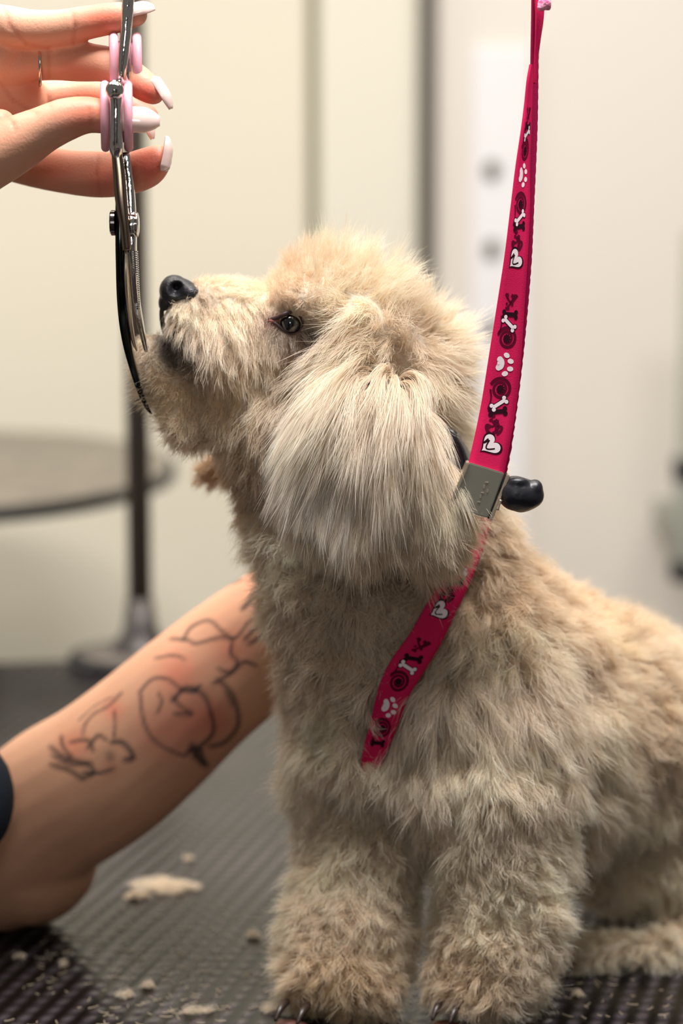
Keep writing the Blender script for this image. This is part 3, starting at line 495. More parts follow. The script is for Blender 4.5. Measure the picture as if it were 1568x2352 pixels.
class Print:
    def __init__(s, rb): s.rb = rb; s.V = {0: [], 1: [], 2: []}; s.F = {0: [], 1: [], 2: []}
    def poly(s, layer, pts, cen, lift):   # pts in units (a along, v across)
        V = s.V[layer]; k = len(V); c = s.rb.at(s.s0+cen[0]*UN, cen[1], lift); V.append(c)
        for a, v in pts: V.append(s.rb.at(s.s0+a*UN, v, lift))
        n = len(pts); s.F[layer] += [(k, k+1+i, k+1+(i+1) % n) for i in range(n)]
    def disc(s, layer, a, v, ra, rv, rot=0, lift=.00018, n=16):
        c, q = math.cos(rot), math.sin(rot); s.poly(layer, [(a+ra*math.cos(t)*c-rv*math.sin(t)*q, v+ra*math.cos(t)*q+rv*math.sin(t)*c) for t in [2*math.pi*i/n for i in range(n)]], (a, v), lift)
    def stroke(s, layer, pts, w_, lift=.00012):
        V = s.V[layer]; F_ = s.F[layer]; k = len(V); n = len(pts)
        for i, (a, v) in enumerate(pts):
            a2, v2 = pts[min(i+1, n-1)]; a1, v1 = pts[max(i-1, 0)]; d = math.hypot(a2-a1, v2-v1)+1e-9; na, nv = -(v2-v1)/d, (a2-a1)/d
            ww = w_ if not callable(w_) else w_(i/(n-1)); V += [s.rb.at(s.s0+(a+na*ww)*UN, v+nv*ww, lift), s.rb.at(s.s0+(a-na*ww)*UN, v-nv*ww, lift)]
        F_ += [(k+2*i, k+2*i+1, k+2*i+3, k+2*i+2) for i in range(n-1)]
    def spiral(s, y, f):
        s.s0 = s.rb.s_at_y(y)
        pts = [( (.12+.50*t)*math.cos(f*(t*15+2)), -.02+(.10+.52*t)*math.sin(t*15+2)) for t in np.linspace(0, 1, 70)]
        s.stroke(1, pts, lambda t: .045+.05*t); s.disc(0, 0, -.02, .16, .15, lift=.0002)
        for a in range(9): s.disc(0, .2*math.cos(a*.7), -.02+.19*math.sin(a*.7), .05, .05, lift=.0002)
        s.stroke(1, [(-f*(.1+1.1*t), -.62+.12*math.sin(t*3)) for t in np.linspace(0, 1, 12)], lambda t: .06*(1-t*.5))
    def bone(s, y, rot, lay, ln=.42, w_=.10, dy=0):
        s.s0 = s.rb.s_at_y(y); c, q = math.cos(rot), math.sin(rot)
        def b_(layer, g, lift):
            s.stroke(layer, [(-q*t*ln, dy+c*t*ln) for t in (-1, -.5, 0, .5, 1)], w_+g, lift)
            for e in (-1, 1):
                for h in (-1, 1): s.disc(layer, -q*e*ln+c*h*w_*1.3, dy+c*e*ln+q*h*w_*1.3, w_*1.15+g, w_*1.15+g, lift=lift)
        if lay == 2: b_(0, .045, .00016); b_(2, 0, .00024)
        else: b_(0, 0.02, .0002)
    def scroll(s, y, f):
        s.s0 = s.rb.s_at_y(y)
        for q, o, ln in ((1, .15, .42), (-1, -.25, .36), (1, -.05, .6)):
            s.stroke(1, [(f*(-.4+ln*1.5*t)+.1*math.cos(t*9), o+q*.26*math.sin(t*5.5)*(1-.3*t)) for t in np.linspace(0, 1, 22)], lambda t: .09-.05*t)
        for a in (-.2, .2, .45): s.disc(1, f*a, .28-abs(a), .09, .09); s.disc(1, f*a, -.32, .08, .08)
    def paw(s, y):
        s.s0 = s.rb.s_at_y(y); s.disc(2, 0, -.22, .34, .22); s.disc(2, .22, -.32, .18, .18); s.disc(2, -.22, -.30, .18, .18)
        for a, v, r in ((-.5, .08, -.3), (-.2, .36, -.1), (.22, .38, .1), (.52, .10, .3)): s.disc(2, a, v, .14, .19, rot=r)
    def heart(s, y, rot=.8):
        s.s0 = s.rb.s_at_y(y); c, q = math.cos(rot), math.sin(rot)
        def h(k): return [((x_*c-y_*q)*k, -.05+(x_*q+y_*c)*k) for x_, y_ in [(.036*16*math.sin(t)**3, .036*(13*math.cos(t)-5*math.cos(2*t)-2*math.cos(3*t)-math.cos(4*t))) for t in np.linspace(0, 2*math.pi, 36, endpoint=False)]]
        s.poly(0, h(1.18), (0, -.05), .00014); s.poly(2, h(.98), (0, -.05), .0002)
        s.stroke(0, [(c*x_-q*y_, -.05+q*x_+c*y_) for x_, y_ in [(-.35+.1*t, .1-.35*math.sin(t*3.1)) for t in np.linspace(0, 1, 10)]+[(-.25+.55*t, .1-.4*math.sin(t*3.1)) for t in np.linspace(0, 1, 12)]], .04, .00026)
    def build(s): pass
    def emit(s, nm):
        V = []; Fc = []; mi = []
        for k in (0, 1, 2):
            o_ = len(V); V += s.V[k]; Fc += [tuple(i+o_ for i in f) for f in s.F[k]]; mi += [k]*len(s.F[k])
        me = mesh(nm, V, Fc); o = link(nm, me, M_blk, leash, smooth=False); me.materials.append(M_mar); me.materials.append(M_wht); me.polygons.foreach_set('material_index', mi)
        s.V = {0: [], 1: [], 2: []}; s.F = {0: [], 1: [], 2: []}
for _n in ('spiral', 'bone', 'scroll', 'paw', 'heart'):
    def _wrap(f=getattr(Print, _n), n=_n):
        def g(s, *a, **k): f(s, *a, **k); s.emit(n+'_print')
        return g
    setattr(Print, _n, _wrap())
YL = 1.262
rows = [(1218, 148, YL+.001, 1221, 148, YL+.003), (1211, 185, YL, 1222, 185, YL+.003), (1205, 240, YL, 1221, 240, YL+.003), (1198, 295, YL-.001, 1219, 295, YL+.003), (1184, 385, YL-.001, 1216, 388, YL+.002), (1172, 480, YL-.001, 1216, 486, YL+.001), (1158, 590, YL-.001, 1211, 597, YL), (1141, 700, YL, 1204, 708, YL), (1122, 820, YL, 1196, 830, YL), (1106, 920, YL, 1185, 932, YL), (1090, 1000, YL-.001, 1171, 1018, YL-.001), (1072, 1078, YL-.002, 1155, 1100, YL-.002)]
R1 = Ribbon(rows, 120, .0014); R1.me('front_strap', M_pink)
rows2 = [(1222, -160, YL+.006, 1234, -160, YL+.010), (1222, 0, YL+.006, 1236, 0, YL+.010), (1219, 140, YL+.006, 1235, 140, YL+.008), (1217, 300, YL+.005, 1233, 300, YL+.006), (1205, 480, YL+.004, 1226, 480, YL+.004), (1190, 620, YL+.003, 1219, 620, YL+.003), (1165, 820, YL+.003, 1201, 820, YL+.003), (1130, 1010, YL+.003, 1177, 1010, YL+.003), (1110, 1090, YL+.003, 1160, 1100, YL+.003)]
R2 = Ribbon(rows2, 160, .0014); R2.me('back_strap', M_pink2, wig=.03)
rows3 = [(1226, -160, YL+.003, 1240, -160, YL+.005), (1228, -20, YL+.003, 1248, -10, YL+.005), (1230, 40, YL+.003, 1247, 40, YL+.005), (1229, 85, YL+.004, 1241, 85, YL+.005), (1227, 130, YL+.005, 1235, 130, YL+.006), (1224, 190, YL+.006, 1231, 190, YL+.007)]
R3 = Ribbon(rows3, 60, .0014); R3.me('twisted_strap', M_pink)
lp = P(1229, -160, YL+.004)
link('hanging_loop', sweep_me('hanging_loop', [(lp.x, lp.y, lp.z, .0014, .008), (lp.x, lp.y, lp.z+.08, .0014, .009), (lp.x-.002, lp.y, .83, .0014, .01), (lp.x-.011, lp.y, .856, .0014, .01), (lp.x-.004, lp.y, .862, .0014, .01)], 30, 10, 'box'), M_pink, leash)
blob('knot', [ell(1250, 8, YL-.003, 16, 15, 16), ell(1243, 18, YL-.004, 10, 8, 12), ell(1258, 16, YL-.003, 8, 9, 9), ell(1252, -8, YL-.002, 13, 12, 12)], .0008, mat('pale_pink_knot', srgb(226, 92, 140), .8, noise=(420, srgb(245, 205, 220), .8), bump=(900, .8, .001)), leash)
R4 = Ribbon(rows4, 120, .0014); R4.me('neck_strap', M_pink)
p = Print(R1)
p.scroll(262, 1); p.bone(291, 0, 0); p.bone(307, .5, 2); p.spiral(345, 1); p.paw(402); p.spiral(468, -1); p.bone(500, .7, 2); p.bone(520, .15, 0); p.scroll(552, -1); p.heart(596)
p.scroll(690, 1); p.bone(722, 0.05, 0); p.bone(743, -.6, 2); p.spiral(777, 1); p.paw(836); p.spiral(893, -1); p.bone(927, .7, 2); p.bone(945, .25, 0); p.scroll(975, -1); p.heart(1022); p.build()
p = Print(R4); p.scroll(1270, -1); p.bone(1318, .5, 2); p.bone(1336, .25, 0); p.scroll(1362, -1); p.heart(1402); p.scroll(1482, 1); p.bone(1512, .3, 0); p.bone(1532, -.1, 2); p.spiral(1566, 1); p.paw(1622); p.spiral(1672, -1); p.bone(1705, .2, 0); p.build()
# clasp
def prism(name, pts, Y0, Y1, m, parent, bev=.0004):   # outline in photo px, given front and back depth
    bm = bmesh.new(); a = [bm.verts.new(P(x, y, Y0 if not isinstance(Y0, (list, tuple)) else Y0[i])) for i, (x, y) in enumerate(pts)]
    b2 = [bm.verts.new(v.co+Vector((0, Y1, 0))) for v in a]; n = len(pts)
    bm.faces.new(a); bm.faces.new(b2[::-1]); [bm.faces.new((a[i], b2[i], b2[(i+1) % n], a[(i+1) % n])) for i in range(n)]
    bmesh.ops.recalc_face_normals(bm, faces=bm.faces[:]); bmesh.ops.bevel(bm, geom=bm.edges[:], offset=bev, segments=2, affect='EDGES')
    me = bpy.data.meshes.new(name); bm.to_mesh(me); bm.free(); return link(name, me, m, parent, smooth=False)
M_steel = mat('nickel_clasp', srgb(176, 172, 156), .32, metal=.85, bump=(60, .15, .001)); M_brass = mat('pale_edge_metal', srgb(205, 190, 170), .3, metal=.8)
clasp = prism('clasp', [(1076, 1062), (1158, 1087), (1120, 1190), (1030, 1166)], YL-.0045, .009, M_steel, leash, .0006)
prism('clasp_edge', [(1072, 1062), (1079, 1064), (1036, 1166), (1028, 1164)], YL-.006, .010, M_brass, clasp)
prism('clasp_edge', [(1164, 1090), (1172, 1093), (1130, 1196), (1123, 1194)], YL-.0055, .010, M_brass, clasp)
prism('clasp_groove', [(1157, 1088), (1165, 1090), (1124, 1193), (1118, 1191)], YL-.003, .008, mat('groove_black', srgb(30, 30, 26), .5), clasp)
# worn embossed marks on the clasp
for cx, cy, wd, hg in ((1118, 1108, 8, 3), (1112, 1118, 3, 9), (1108, 1132, 7, 3), (1104, 1140, 3, 8), (1120, 1128, 3, 7), (1100, 1153, 7, 3)):
    prism('embossing', [(cx-wd/2, cy-hg/2), (cx+wd/2, cy-hg/2+1), (cx+wd/2-1, cy+hg/2), (cx-wd/2-1, cy+hg/2)], YL-.0049, .0008, M_brass, clasp, .0001)
M_blkp = mat('black_moulded_plastic', srgb(26, 26, 32), .38, bump=(120, .5, .0012))
blob('cord_lock', chain([(1178, 1128, YL+.002, 36), (1180, 1132, YL, 41), (1200, 1137, YL, 40), (1218, 1137, YL, 32)])+[ell(1228, 1122, YL-.001, 19, 22, 26), ell(1196, 1158, YL, 26, 20, 26), ell(1228, 1142, YL, 15, 22, 20), ell(1188, 1108, YL-.003, 26, 14, 24)], .0009, M_blkp, leash, 3)
link('pin', sweep_me('pin', [PW(1150, 1148, YL-.009, 4, .001), PW(1146, 1160, YL-.009, 2.5, .001), PW(1142, 1171, YL-.009, 4, .001)], 10, 10), M_brass, leash)
# black plastic piece behind the neck
col_ = empty('collar_buckle', P(1045, 1060, 1.30), 'dark grey plastic piece half hidden in the neck fur left of the metal clasp', 'buckle')
blob('shell', chain([(1015, 985, 1.303, 12), (1035, 1010, 1.30, 24), (1047, 1060, 1.298, 31), (1040, 1110, 1.298, 34), (1020, 1150, 1.30, 26)], .5), .0012, mat('smoky_plastic', srgb(52, 54, 62), .3, coat=.4), col_)
blob('shell_rim', chain([(1050, 1000, 1.296, 6), (1070, 1035, 1.294, 7), (1080, 1070, 1.292, 7), (1070, 1110, 1.292, 6)], .6), .0008, mat('smoky_plastic_edge', srgb(120, 120, 112), .35), col_)
# ------------------------------------------------------------------ groomer
person = empty('person', (-.62, 1.62, -.80), 'person in a navy short-sleeved top, tattooed forearm behind the dog, other hand holding scissors', 'person')
SK = lin(218, 166, 138); RED = lin(206, 108, 84)
M_hand = mat('skin', (1, 1, 1, 1), .48, spec=.35, sss=.18, attr='col', bump=(700, .3, .0006))
def paintskin(me, blobs, base=SK):
    V = np.empty(len(me.vertices)*3); me.vertices.foreach_get('co', V); V = V.reshape(-1, 3); x, y = proj(V); C = np.tile(base, (len(V), 1))
    C *= (1+.03*noise3(V, 160, 4))[:, None]
    for tx, ty, r, c, wt in blobs:
        g = wt*np.exp(-((x-tx)**2+(y-ty)**2)/(r*r)); C = C*(1-g[:, None])+lin(*c)*g[:, None]
    return V, x, y, C
Hn = []
Hn += chain([(-150, 120, 1.31, 62), (-60, 62, 1.30, 52), (10, 58, 1.292, 46), (70, 66, 1.288, 44), (140, 63, 1.283, 41), (210, 50, 1.278, 38), (270, 40, 1.276, 35), (312, 34, 1.276, 27)])
Hn += chain([(-140, 160, 1.31, 62), (-30, 158, 1.306, 52), (60, 146, 1.302, 43), (120, 140, 1.296, 44), (185, 143, 1.289, 44), (245, 148, 1.280, 41), (295, 172, 1.272, 38), (335, 200, 1.266, 34), (352, 214, 1.265, 27)])
Hn += chain([(-140, 220, 1.32, 62), (-10, 225, 1.325, 50), (80, 222, 1.33, 40), (160, 216, 1.334, 35), (230, 220, 1.330, 35), (290, 242, 1.322, 34), (335, 268, 1.318, 30)])
Hn += chain([(-140, 290, 1.32, 70), (-30, 340, 1.33, 58), (70, 378, 1.328, 50), (160, 395, 1.32, 51), (230, 401, 1.31, 53), (290, 400, 1.298, 48), (335, 386, 1.288, 46), (362, 366, 1.284, 34)])
Hn += chain([(-220, 420, 1.29, 90), (-110, 400, 1.275, 84), (-30, 365, 1.268, 74), (30, 335, 1.264, 66), (95, 300, 1.260, 54), (150, 275, 1.257, 49), (200, 264, 1.256, 42), (250, 270, 1.256, 38), (295, 276, 1.257, 32)])
Hn += [ell(-30, 180, 1.312, 125, 120, 52), ell(-130, 230, 1.312, 170, 170, 68), ell(-10, 120, 1.30, 70, 70, 50), ell(-260, 320, 1.31, 120, 130, 65), ell(40, 230, 1.318, 70, 70, 42), ell(0, 282, 1.282, 36, 32, 36)]
Hn += chain([(-260, 330, 1.31, 110), (-480, 430, 1.33, 105), (-800, 560, 1.38, 130), (-1150, 650, 1.45, 165)])
hme = fuse('hand', Hn, .0014, 7, .5)
V, x, y, C = paintskin(hme, [(240, 45, 60, (222, 112, 88), .8), (170, 160, 40, (214, 120, 95), .5), (335, 220, 40, (222, 96, 78), .9), (235, 215, 50, (218, 118, 92), .7), (190, 265, 60, (214, 116, 90), .7), (345, 385, 55, (216, 98, 78), .9), (240, 420, 60, (214, 112, 90), .75), (345, 280, 30, (196, 92, 72), .9), (0, 275, 35, (222, 120, 98), .7), (30, 330, 60, (222, 160, 128), .5), (60, 90, 50, (226, 160, 130), .4), (80, 200, 40, (214, 126, 98), .6), (120, 400, 60, (214, 124, 98), .6)])
# creases at the finger joints
for pts in ([(10, 20), (22, 60), (60, 100), (110, 112)], [(0, 190), (30, 230), (85, 262)], [(112, 108), (112, 180)], [(165, 25), (172, 60), (168, 100)], [(205, 250), (208, 285)], [(225, 355), (222, 400), (228, 445)], [(12, 262), (30, 284), (36, 300)], [(105, 195), (112, 225), (115, 245)]):
    for i in range(len(pts)-1):
        (x0, y0), (x1, y1) = pts[i:i+2]; L2 = (x1-x0)**2+(y1-y0)**2; t = np.clip(((x-x0)*(x1-x0)+(y-y0)*(y1-y0))/L2, 0, 1)
        g = .28*np.exp(-(((x-x0-t*(x1-x0))**2+(y-y0-t*(y1-y0))**2)/22)); C = C*(1-g[:, None])+lin(176, 92, 70)*g[:, None]
        V[:, 1] += g*.0016
hme.vertices.foreach_set('co', V.ravel()); hme.update(); colors(hme, C); hand = link('hand', hme, M_hand, person)
M_nail = mat('pearly_nail', srgb(240, 206, 196), .15, coat=.6, sss=.2)
def nail(x, y, Y, ln, wd, ang, nd=(0, -1, 0)):   # curved shell: long axis in the picture at ang degrees, bulging towards nd
    c = P(x, y, Y); s = mpp(Y); a = math.radians(ang); d = (RT*math.cos(a)-UP*math.sin(a)).normalized(); nd = Vector(nd); nd = (nd-d*nd.dot(d)).normalized(); sd = d.cross(nd)
    V = []; Fc = []; n, k = 18, 11
    for side in (0, 1):
        for i in range(n):
            t = i/(n-1); ww = wd*s/2*(1-max(0, t-.55)**2*3.2)*(min(1, (t+.03)*7))**.5
            for j in range(k):
                u = (j/(k-1)*2-1); V.append(c+d*((t-.5)*ln*s)+sd*(ww*math.sin(u*1.35))+nd*(ww*.75*math.cos(u*1.35)-wd*s*.2+(-.14*(t-.3)**2*ln*s)-(0 if side == 0 else .0005)))
    for i in range(n-1):
        for j in range(k-1): q = i*k+j; Fc.append((q, q+1, q+k+1, q+k)); q += n*k; Fc.append((q, q+k, q+k+1, q+1))
    for i in range(n-1):
        for j in (0, k-1): q = i*k+j; Fc.append((q, q+k, q+k+n*k, q+n*k))
    for j in range(k-1):
        for i in (0, n-1): q = i*k+j; Fc.append((q, q+1, q+1+n*k, q+n*k))
    bm = bmesh.new(); me = mesh('nail', V, Fc); bm.from_mesh(me); bmesh.ops.recalc_face_normals(bm, faces=bm.faces[:]); bm.to_mesh(me); bm.free()
    return link('nail', me, M_nail, hand)
nail(322, 14, 1.272, 62, 48, -14, (.1, -.5, .8)); nail(378, 208, 1.262, 84, 40, 56, (.7, -.4, .45)); nail(318, 272, 1.2485, 96, 62, 3, (0, -1, .25)); nail(345, 290, 1.309, 56, 36, 62, (.6, -.3, .2)); nail(388, 355, 1.280, 80, 44, -78, (.9, -.25, 0))
# finger ring
fr = Matrix.Rotation(math.radians(90), 4, 'Y')
def torus_me(name, c, R, r, M, n=48, k=14, sy=1):
    V = []; Fc = []
    for i in range(n):
        a = 2*math.pi*i/n
        for j in range(k):
            b2 = 2*math.pi*j/k; V.append(Vector(c)+M@Vector(((R+r*math.cos(b2))*math.cos(a), (R+r*math.cos(b2))*math.sin(a)*sy, r*math.sin(b2))))
    for i in range(n):
        for j in range(k): Fc.append((i*k+j, ((i+1) % n)*k+j, ((i+1) % n)*k+(j+1) % k, i*k+(j+1) % k))
    return mesh(name, V, Fc)
M_sil = mat('silver_ring', srgb(225, 205, 190), .18, metal=1)
rg = link('finger_ring', torus_me('finger_ring', P(91, 146, 1.2985), .0114, .0009, Matrix.Rotation(math.radians(8), 4, 'Z')@fr), M_sil, None, label='thin silver ring worn on the second finger of the hand holding the scissors', cat='ring')
# tattooed forearm, elbow on the mat
Fa = chain([(40, 1985, 1.475, 150), (0, 1965, 1.455, 176), (110, 1855, 1.445, 182), (230, 1780, 1.44, 180), (340, 1690, 1.44, 172), (450, 1590, 1.44, 162), (560, 1500, 1.44, 154), (680, 1400, 1.43, 132), (760, 1340, 1.425, 118)], .85)
Fa += chain([(60, 1960, 1.455, 175), (-120, 1890, 1.47, 185), (-420, 1760, 1.52, 200)], .9)
Fa += chain([(760, 1340, 1.425, 116), (840, 1290, 1.42, 105), (920, 1270, 1.415, 70), (990, 1290, 1.41, 48)], .7)+[ell(870, 1330, 1.425, 110, 95, 50)]
fme = fuse('forearm', Fa, .0018, 10, .5)
V, x, y, C = paintskin(fme, [(410, 1545, 50, (226, 110, 88), .5), (450, 1660, 70, (196, 80, 70), .45), (365, 1690, 60, (190, 84, 72), .35), (530, 1490, 50, (214, 112, 90), .45), (170, 1710, 34, (226, 128, 96), .55), (260, 1630, 22, (226, 110, 90), .5), (500, 1650, 40, (190, 84, 72), .4), (250, 1762, 22, (190, 110, 90), .4), (560, 1320, 60, (230, 150, 120), .4)], lin(218, 166, 134))
TAT = [([(320, 1590), (350, 1560), (385, 1560), (420, 1585), (450, 1590)], 4), ([(322, 1590), (325, 1630), (335, 1670), (360, 1705), (420, 1735), (440, 1720)], 4), ([(440, 1578), (470, 1600), (485, 1640), (490, 1680), (465, 1710), (430, 1725)], 5), ([(365, 1590), (370, 1615), (360, 1640)], 3),
 ([(395, 1600), (415, 1622), (440, 1640), (400, 1640)], 4), ([(395, 1610), (425, 1580), (445, 1585), (460, 1575)], 5), ([(500, 1560), (530, 1590), (545, 1630), (545, 1670), (515, 1705), (480, 1715)], 5), ([(520, 1590), (535, 1620)], 6), ([(440, 1710), (455, 1740), (475, 1758)], 7), ([(445, 1740), (460, 1720), (470, 1755)], 4),
 ([(420, 1470), (440, 1440), (480, 1425), (510, 1450), (540, 1465), (570, 1430), (590, 1420)], 4), ([(390, 1467), (430, 1470), (450, 1478), (500, 1465), (535, 1468)], 4), ([(535, 1468), (530, 1500), (545, 1520), (530, 1545), (490, 1570)], 4), ([(455, 1385), (480, 1365), (520, 1345), (560, 1330)], 3), ([(355, 1512), (400, 1505), (425, 1515)], 3),
 ([(190, 1690), (195, 1665), (215, 1640), (250, 1620), (280, 1590)], 3), ([(262, 1632), (265, 1660), (262, 1695)], 3), ([(115, 1715), (150, 1740), (200, 1755), (215, 1775), (190, 1788)], 5), ([(140, 1690), (145, 1715), (165, 1740)], 4), ([(115, 1755), (160, 1770), (190, 1790)], 5), ([(120, 1735), (165, 1755), (210, 1752)], 5), ([(160, 1705), (200, 1700), (215, 1725)], 4), ([(200, 1720), (225, 1690), (245, 1700)], 4), ([(255, 1705), (280, 1705), (300, 1725), (305, 1742), (285, 1745)], 5), ([(190, 1775), (230, 1775), (262, 1765)], 4),
 ([(252, 1734), (254, 1740)], 11), ([(555, 1400), (575, 1380), (590, 1370)], 5), ([(560, 1470), (590, 1440), (600, 1460), (570, 1480)], 5), ([(500, 1535), (530, 1545), (560, 1520), (590, 1530)], 4), ([(180, 1655), (220, 1620), (260, 1600)], 2)]
for pts, wd in TAT:
    if len(pts) > 2: pts = smooth_path(pts, 5*len(pts)).tolist()
    for i in range(len(pts)-1):
        (x0, y0), (x1, y1) = pts[i:i+2]; L2 = (x1-x0)**2+(y1-y0)**2; t = np.clip(((x-x0)*(x1-x0)+(y-y0)*(y1-y0))/L2, 0, 1)
        g = .55*np.exp(-(((x-x0-t*(x1-x0))**2+(y-y0-t*(y1-y0))**2)/(wd*wd)))*(V[:, 1] < 1.445); C = C*(1-g[:, None])+lin(52, 46, 48)*g[:, None]
colors(fme, C); fore = link('forearm', fme, M_hand, person)
# navy top with sleeves, neck and head, beside the table out of the picture
M_navy = mat('navy_cloth', srgb(34, 42, 54), .85, spec=.2, bump=(260, .4, .001), noise=(18, srgb(24, 30, 40), .6))
sl = P(-60, 1850, 1.475)
cl = [ell(-222, 1842, 1.37, 272, 215, 200, ang=-4), ell(-330, 1842, 1.42, 290, 240, 300)]+wchain([(sl.x-.06, sl.y+.008, sl.z+.002, .058), (sl.x-.10, sl.y+.01, sl.z+.05, .066), (-.46, 1.56, .30, .075), (-.56, 1.60, .42, .085)], 16)
cl += [wball((-.62, 1.60, z), .135) for z in np.linspace(-.30, .30, 10)]+[wball((-.70, 1.60, z), .13) for z in np.linspace(-.3, .3, 10)]+[wball((-.56, 1.61, .36), .10), wball((-.80, 1.60, .34), .10)]
cl += wchain([(-.60, 1.56, .40, .085), (-.55, 1.52, .40, .07), (-.50, 1.49, .40, .062)], 8)
link('shirt', fuse('shirt', cl, .007, 8, .5), M_navy, person)
link('trousers', fuse('trousers', [wball(c_, .12) for c_ in smooth3([(-.60, 1.62, -.34), (-.61, 1.62, -.5), (-.61, 1.62, -.66)], 8)]+[wball(c_, .085) for c_ in smooth3([(-.58, 1.60, -.55), (-.58, 1.60, -.7)], 6)]+[wball(c_, .12) for c_ in smooth3([(-.74, 1.62, -.34), (-.74, 1.62, -.5), (-.74, 1.62, -.66)], 8)], .009, 6), mat('black_trousers', srgb(24, 24, 28), .85), person)
hd = [wball((-.68, 1.60, .66), .088), wball((-.67, 1.585, .60), .07), wball((-.655, 1.565, .57), .045)]+wchain([(-.68, 1.61, .45, .055), (-.68, 1.605, .58, .052)], 6)+[wball((-.60, 1.555, .628), .014), wball((-.598, 1.552, .615), .015), wball((-.635, 1.54, .575), .02), wball((-.66, 1.69, .64), .018)]
hdm = fuse('head', hd, .005, 5); colors(hdm, np.tile(SK, (len(hdm.vertices), 1))); head = link('head', hdm, M_hand, person)
link('hair', fuse('hair', [wball((-.70, 1.615, .685), .092), wball((-.72, 1.63, .63), .08), wball((-.74, 1.64, .56), .06), wball((-.74, 1.64, .50), .045)], .006, 5), mat('brown_hair', srgb(60, 42, 30), .6, bump=(200, .8, .003)), head)
for q in ((-.613, 1.592, .652), (-.640, 1.528, .652)): link('eye', lathe_me('eye', q, [(.008*math.sin(math.pi*i/12)+1e-5, -.008*math.cos(math.pi*i/12)) for i in range(13)], 16), mat('iris_dark', srgb(40, 30, 26), .1), head)
# ------------------------------------------------------------------ scissors
sc = empty('scissors', P(285, 515, 1.262), 'curved chrome thinning scissors with pink finger ring inserts beside the dog nose', 'scissors')
M_chr = mat('polished_chrome', srgb(215, 210, 206), .09, metal=1, bump=(130, .5, .0012)); M_chd = mat('dark_polished_steel', srgb(96, 92, 90), .14, metal=1)
M_rub = mat('pink_rubber', srgb(238, 172, 186), .45, spec=.4, sss=.1)
YS = 1.256
link('finger_rest', sweep_me('finger_rest', [PW(295, -70, YS+.002, 12, .003), PW(294, 0, YS+.001, 14, .0035), PW(290, 60, YS, 13, .004), PW(284, 130, YS, 12, .0045), PW(280, 172, YS+.001, 10, .004), PW(283, 200, YS+.006, 8, .003)], 40, 16), M_chr, sc)
# two rings seen edge-on, each with a flanged pink insert
def ringset(xc, yc, Y, R, tilt, zr):
    c = P(xc, yc, Y); s = mpp(Y); M = Matrix.Rotation(math.radians(tilt), 4, 'Z')@fr
    o = link('finger_ring_bow', torus_me('finger_ring_bow', c, R*s, 12*s, M), M_chr, sc)
    for dx, rr_ in ((-26, .97), (26, .97)):
        link('rubber_insert', torus_me('rubber_insert', c+M@Vector((0, 0, dx*s)), R*s*rr_, 10.5*s, M), M_rub, o)
    link('rubber_sleeve', lathe_me('rubber_sleeve', c, [(R*s*.84, -24*s), (R*s*.80, -8*s), (R*s*.80, 8*s), (R*s*.84, 24*s)], 48, 1, 1, M), M_rub, o).data.polygons
    return c
def opensleeve(o):
    me = o.data; bm = bmesh.new(); bm.from_mesh(me); bmesh.ops.delete(bm, geom=[f for f in bm.faces if len(f.verts) > 4], context='FACES'); bm.to_mesh(me); bm.free()
ringset(288, 150, 1.277, 66, 6, 0); ringset(268, 267, 1.262, 72, 5, 0)
for o in list(COL.objects):
    if o.name.startswith('rubber_sleeve'): opensleeve(o)
link('ring_shank', sweep_me('ring_shank', [PW(264, 190, YS-.009, 13, .003), PW(264, 212, YS-.011, 17, .0035), PW(266, 240, YS-.011, 15, .0035), PW(266, 300, YS-.011, 15, .0035), PW(266, 335, YS-.009, 17, .004), PW(270, 360, YS-.005, 12, .004)], 40, 16), M_chr, sc)
link('bolt_head', lathe_me('bolt_head', P(263, 207, YS-.0145), [(.0001, .0032), (.003, .0026), (.0045, .001), (.0048, -.001), (.0046, -.003)][::-1], 24, 1, 1, Matrix.Rotation(math.radians(90), 4, 'X')), M_chr, sc)
blade1 = [PW(268, 345, YS-.006, 12, .0035), PW(274, 400, YS-.006, 14, .004), PW(279, 460, YS-.006, 14, .0045), PW(287, 520, YS-.006, 11, .0045), PW(292, 574, YS-.006, 10, .004)]
link('front_shank', sweep_me('front_shank', blade1, 30, 16, 'box'), mat('warm_polished_steel', srgb(150, 130, 112), .16, metal=1), sc)
link('outer_blade', sweep_me('outer_blade', [PW(280, 350, YS, 7, .003), PW(275, 440, YS, 8, .004), PW(276, 520, YS, 10, .0055), PW(277, 600, YS, 10, .0058), PW(281, 690, YS+.006, 11, .0055), PW(290, 770, YS+.022, 10, .005), PW(304, 835, YS+.038, 8, .0045), PW(323, 900, YS+.048, 6, .0035), PW(340, 938, YS+.052, 4, .002), PW(349, 950, YS+.054, 1, .0006)], 70, 16, 'box'), mat('blackened_steel', srgb(44, 48, 46), .12, metal=1), sc)
inner = link('inner_blade', sweep_me('inner_blade', [PW(290, 350, YS+.004, 8, .003), PW(299, 440, YS+.003, 10, .004), PW(303, 520, YS+.003, 10, .0055), PW(305, 600, YS+.003, 9, .0055), PW(313, 690, YS+.012, 8, .005), PW(324, 750, YS+.026, 6, .0045), PW(335, 800, YS+.036, 4, .003)], 60, 16, 'box'), M_chr, sc)
link('edge_bevel', sweep_me('edge_bevel', [PW(290, 575, YS-.003, 4, .003), PW(291, 640, YS-.003, 5, .004), PW(297, 720, YS+.010, 5, .004), PW(306, 780, YS+.024, 4, .003), PW(313, 800, YS+.030, 2, .002)], 30, 12, 'box'), M_brass, sc)
